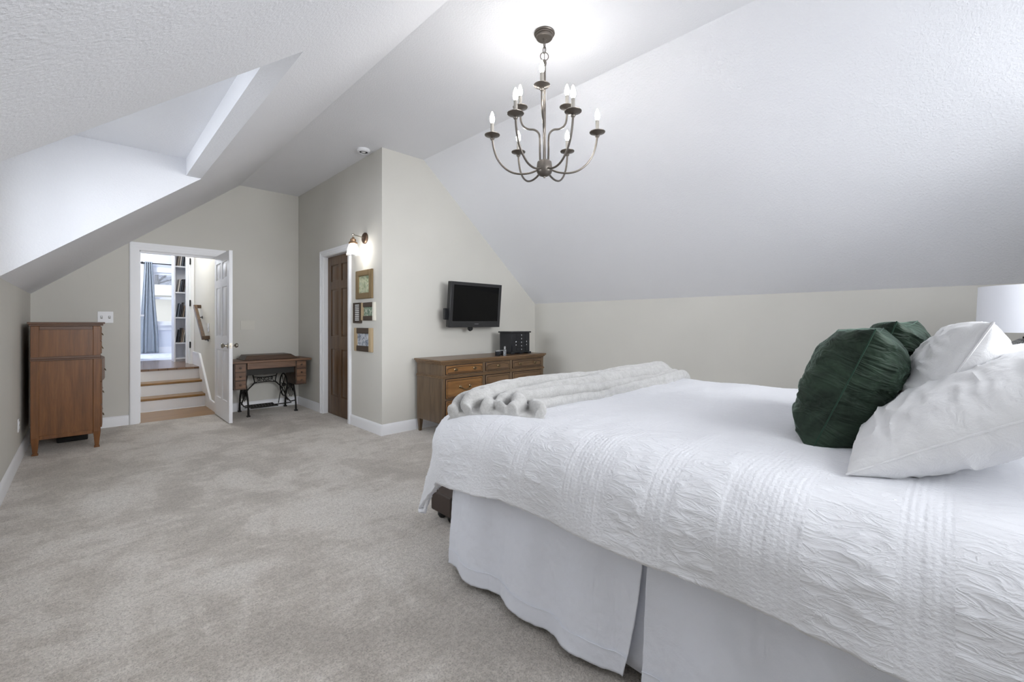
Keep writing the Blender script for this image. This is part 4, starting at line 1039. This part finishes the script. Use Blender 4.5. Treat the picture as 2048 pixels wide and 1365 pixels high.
# ------------------------------------------------------------------ light
def area(name, loc, rot, sx, sy, e, col):
    L = bpy.data.lights.new(name, 'AREA'); L.shape = 'RECTANGLE'; L.size = sx; L.size_y = sy; L.energy = e; L.color = col
    o = bpy.data.objects.new(name, L); COL.objects.link(o); o.location = loc; o.rotation_euler = rot; return o
area('daylight_dormer', (-4.8, 3.0, 2.3), (0, R(-84), 0), 3.0, 5.0, 140, (.88, .93, 1))
area('upward_fill_dormer', (-4.8, 3.0, .2), (0, R(-105), 0), 2.0, 5.0, 60, (.94, .96, 1))  # added low lamp aimed up, brightens the dormer ceiling and slopes
area('sky_dormer', (XL-.7, 3.18, 2.0), (0, R(-62), 0), 1.6, 2.6, 6, (.88, .93, 1))
area('fill_gable_near', (1.9, YN-.75, 2.3), (R(60), 0, 0), 3.4, 1.8, 37, (.95, .97, 1))  # added fill close outside the made-up gable windows, for bed and carpet
area('fill_gable_far', (2.5, -5.5, 2.2), (R(84), 0, R(6)), 5.0, 3.0, 260, (.95, .97, 1))  # added fill set far back, reaches the alcove through the made-up windows
area('upward_fill_gable', (2.3, -5.0, .1), (R(106), 0, R(5)), 5.0, 2.0, 80, (.97, .98, 1))  # added low lamp aimed up to lift the ceilings deep in the room
L = bpy.data.lights.new('upper_room_fill', 'POINT'); L.energy = 26; L.shadow_soft_size = .2; L.color = (.92, .95, 1); o = bpy.data.objects.new('upper_room_fill', L); COL.objects.link(o); o.location = (.3, 11, 2.7)  # unseen fill lamp added to brighten the upper room
L = bpy.data.lights.new('hall_fill', 'POINT'); L.energy = 8.5; L.shadow_soft_size = .12; L.color = (1, .985, .96); o = bpy.data.objects.new('hall_fill', L); COL.objects.link(o); o.location = (.8, 7.6, 2.7)  # unseen fill lamp added to lighten the risers and white door
L = bpy.data.lights.new('sconce_light', 'POINT'); L.energy = .5; L.shadow_soft_size = .03; L.color = (1, .95, .88); o = bpy.data.objects.new('sconce_light', L); COL.objects.link(o); o.location = (CXs, 4.584, 1.95)
W = bpy.data.worlds.new('sky'); S.world = W; W.use_nodes = True; bg = W.node_tree.nodes['Background']; bg.inputs[0].default_value = (.88, .93, 1, 1); bg.inputs[1].default_value = .85

S.cycles.diffuse_bounces = 8
# ------------------------------------------------------------------ camera
cam = bpy.data.cameras.new('camera'); co = bpy.data.objects.new('camera', cam); COL.objects.link(co)
cam.sensor_width = 36; cam.lens = 873.25/2048*36; cam.shift_y = -(682.5-645.9)/2048
co.location = (0, 0, 1.18); co.rotation_euler = (R(90), 0, -.774); cam.clip_start = .05
S.camera = co
S.view_settings.view_transform = 'Standard'; S.view_settings.look = 'None'; S.view_settings.gamma = 1; S.view_settings.exposure = 1.43
try: S.view_settings.use_curve_mapping = False
except Exception: pass
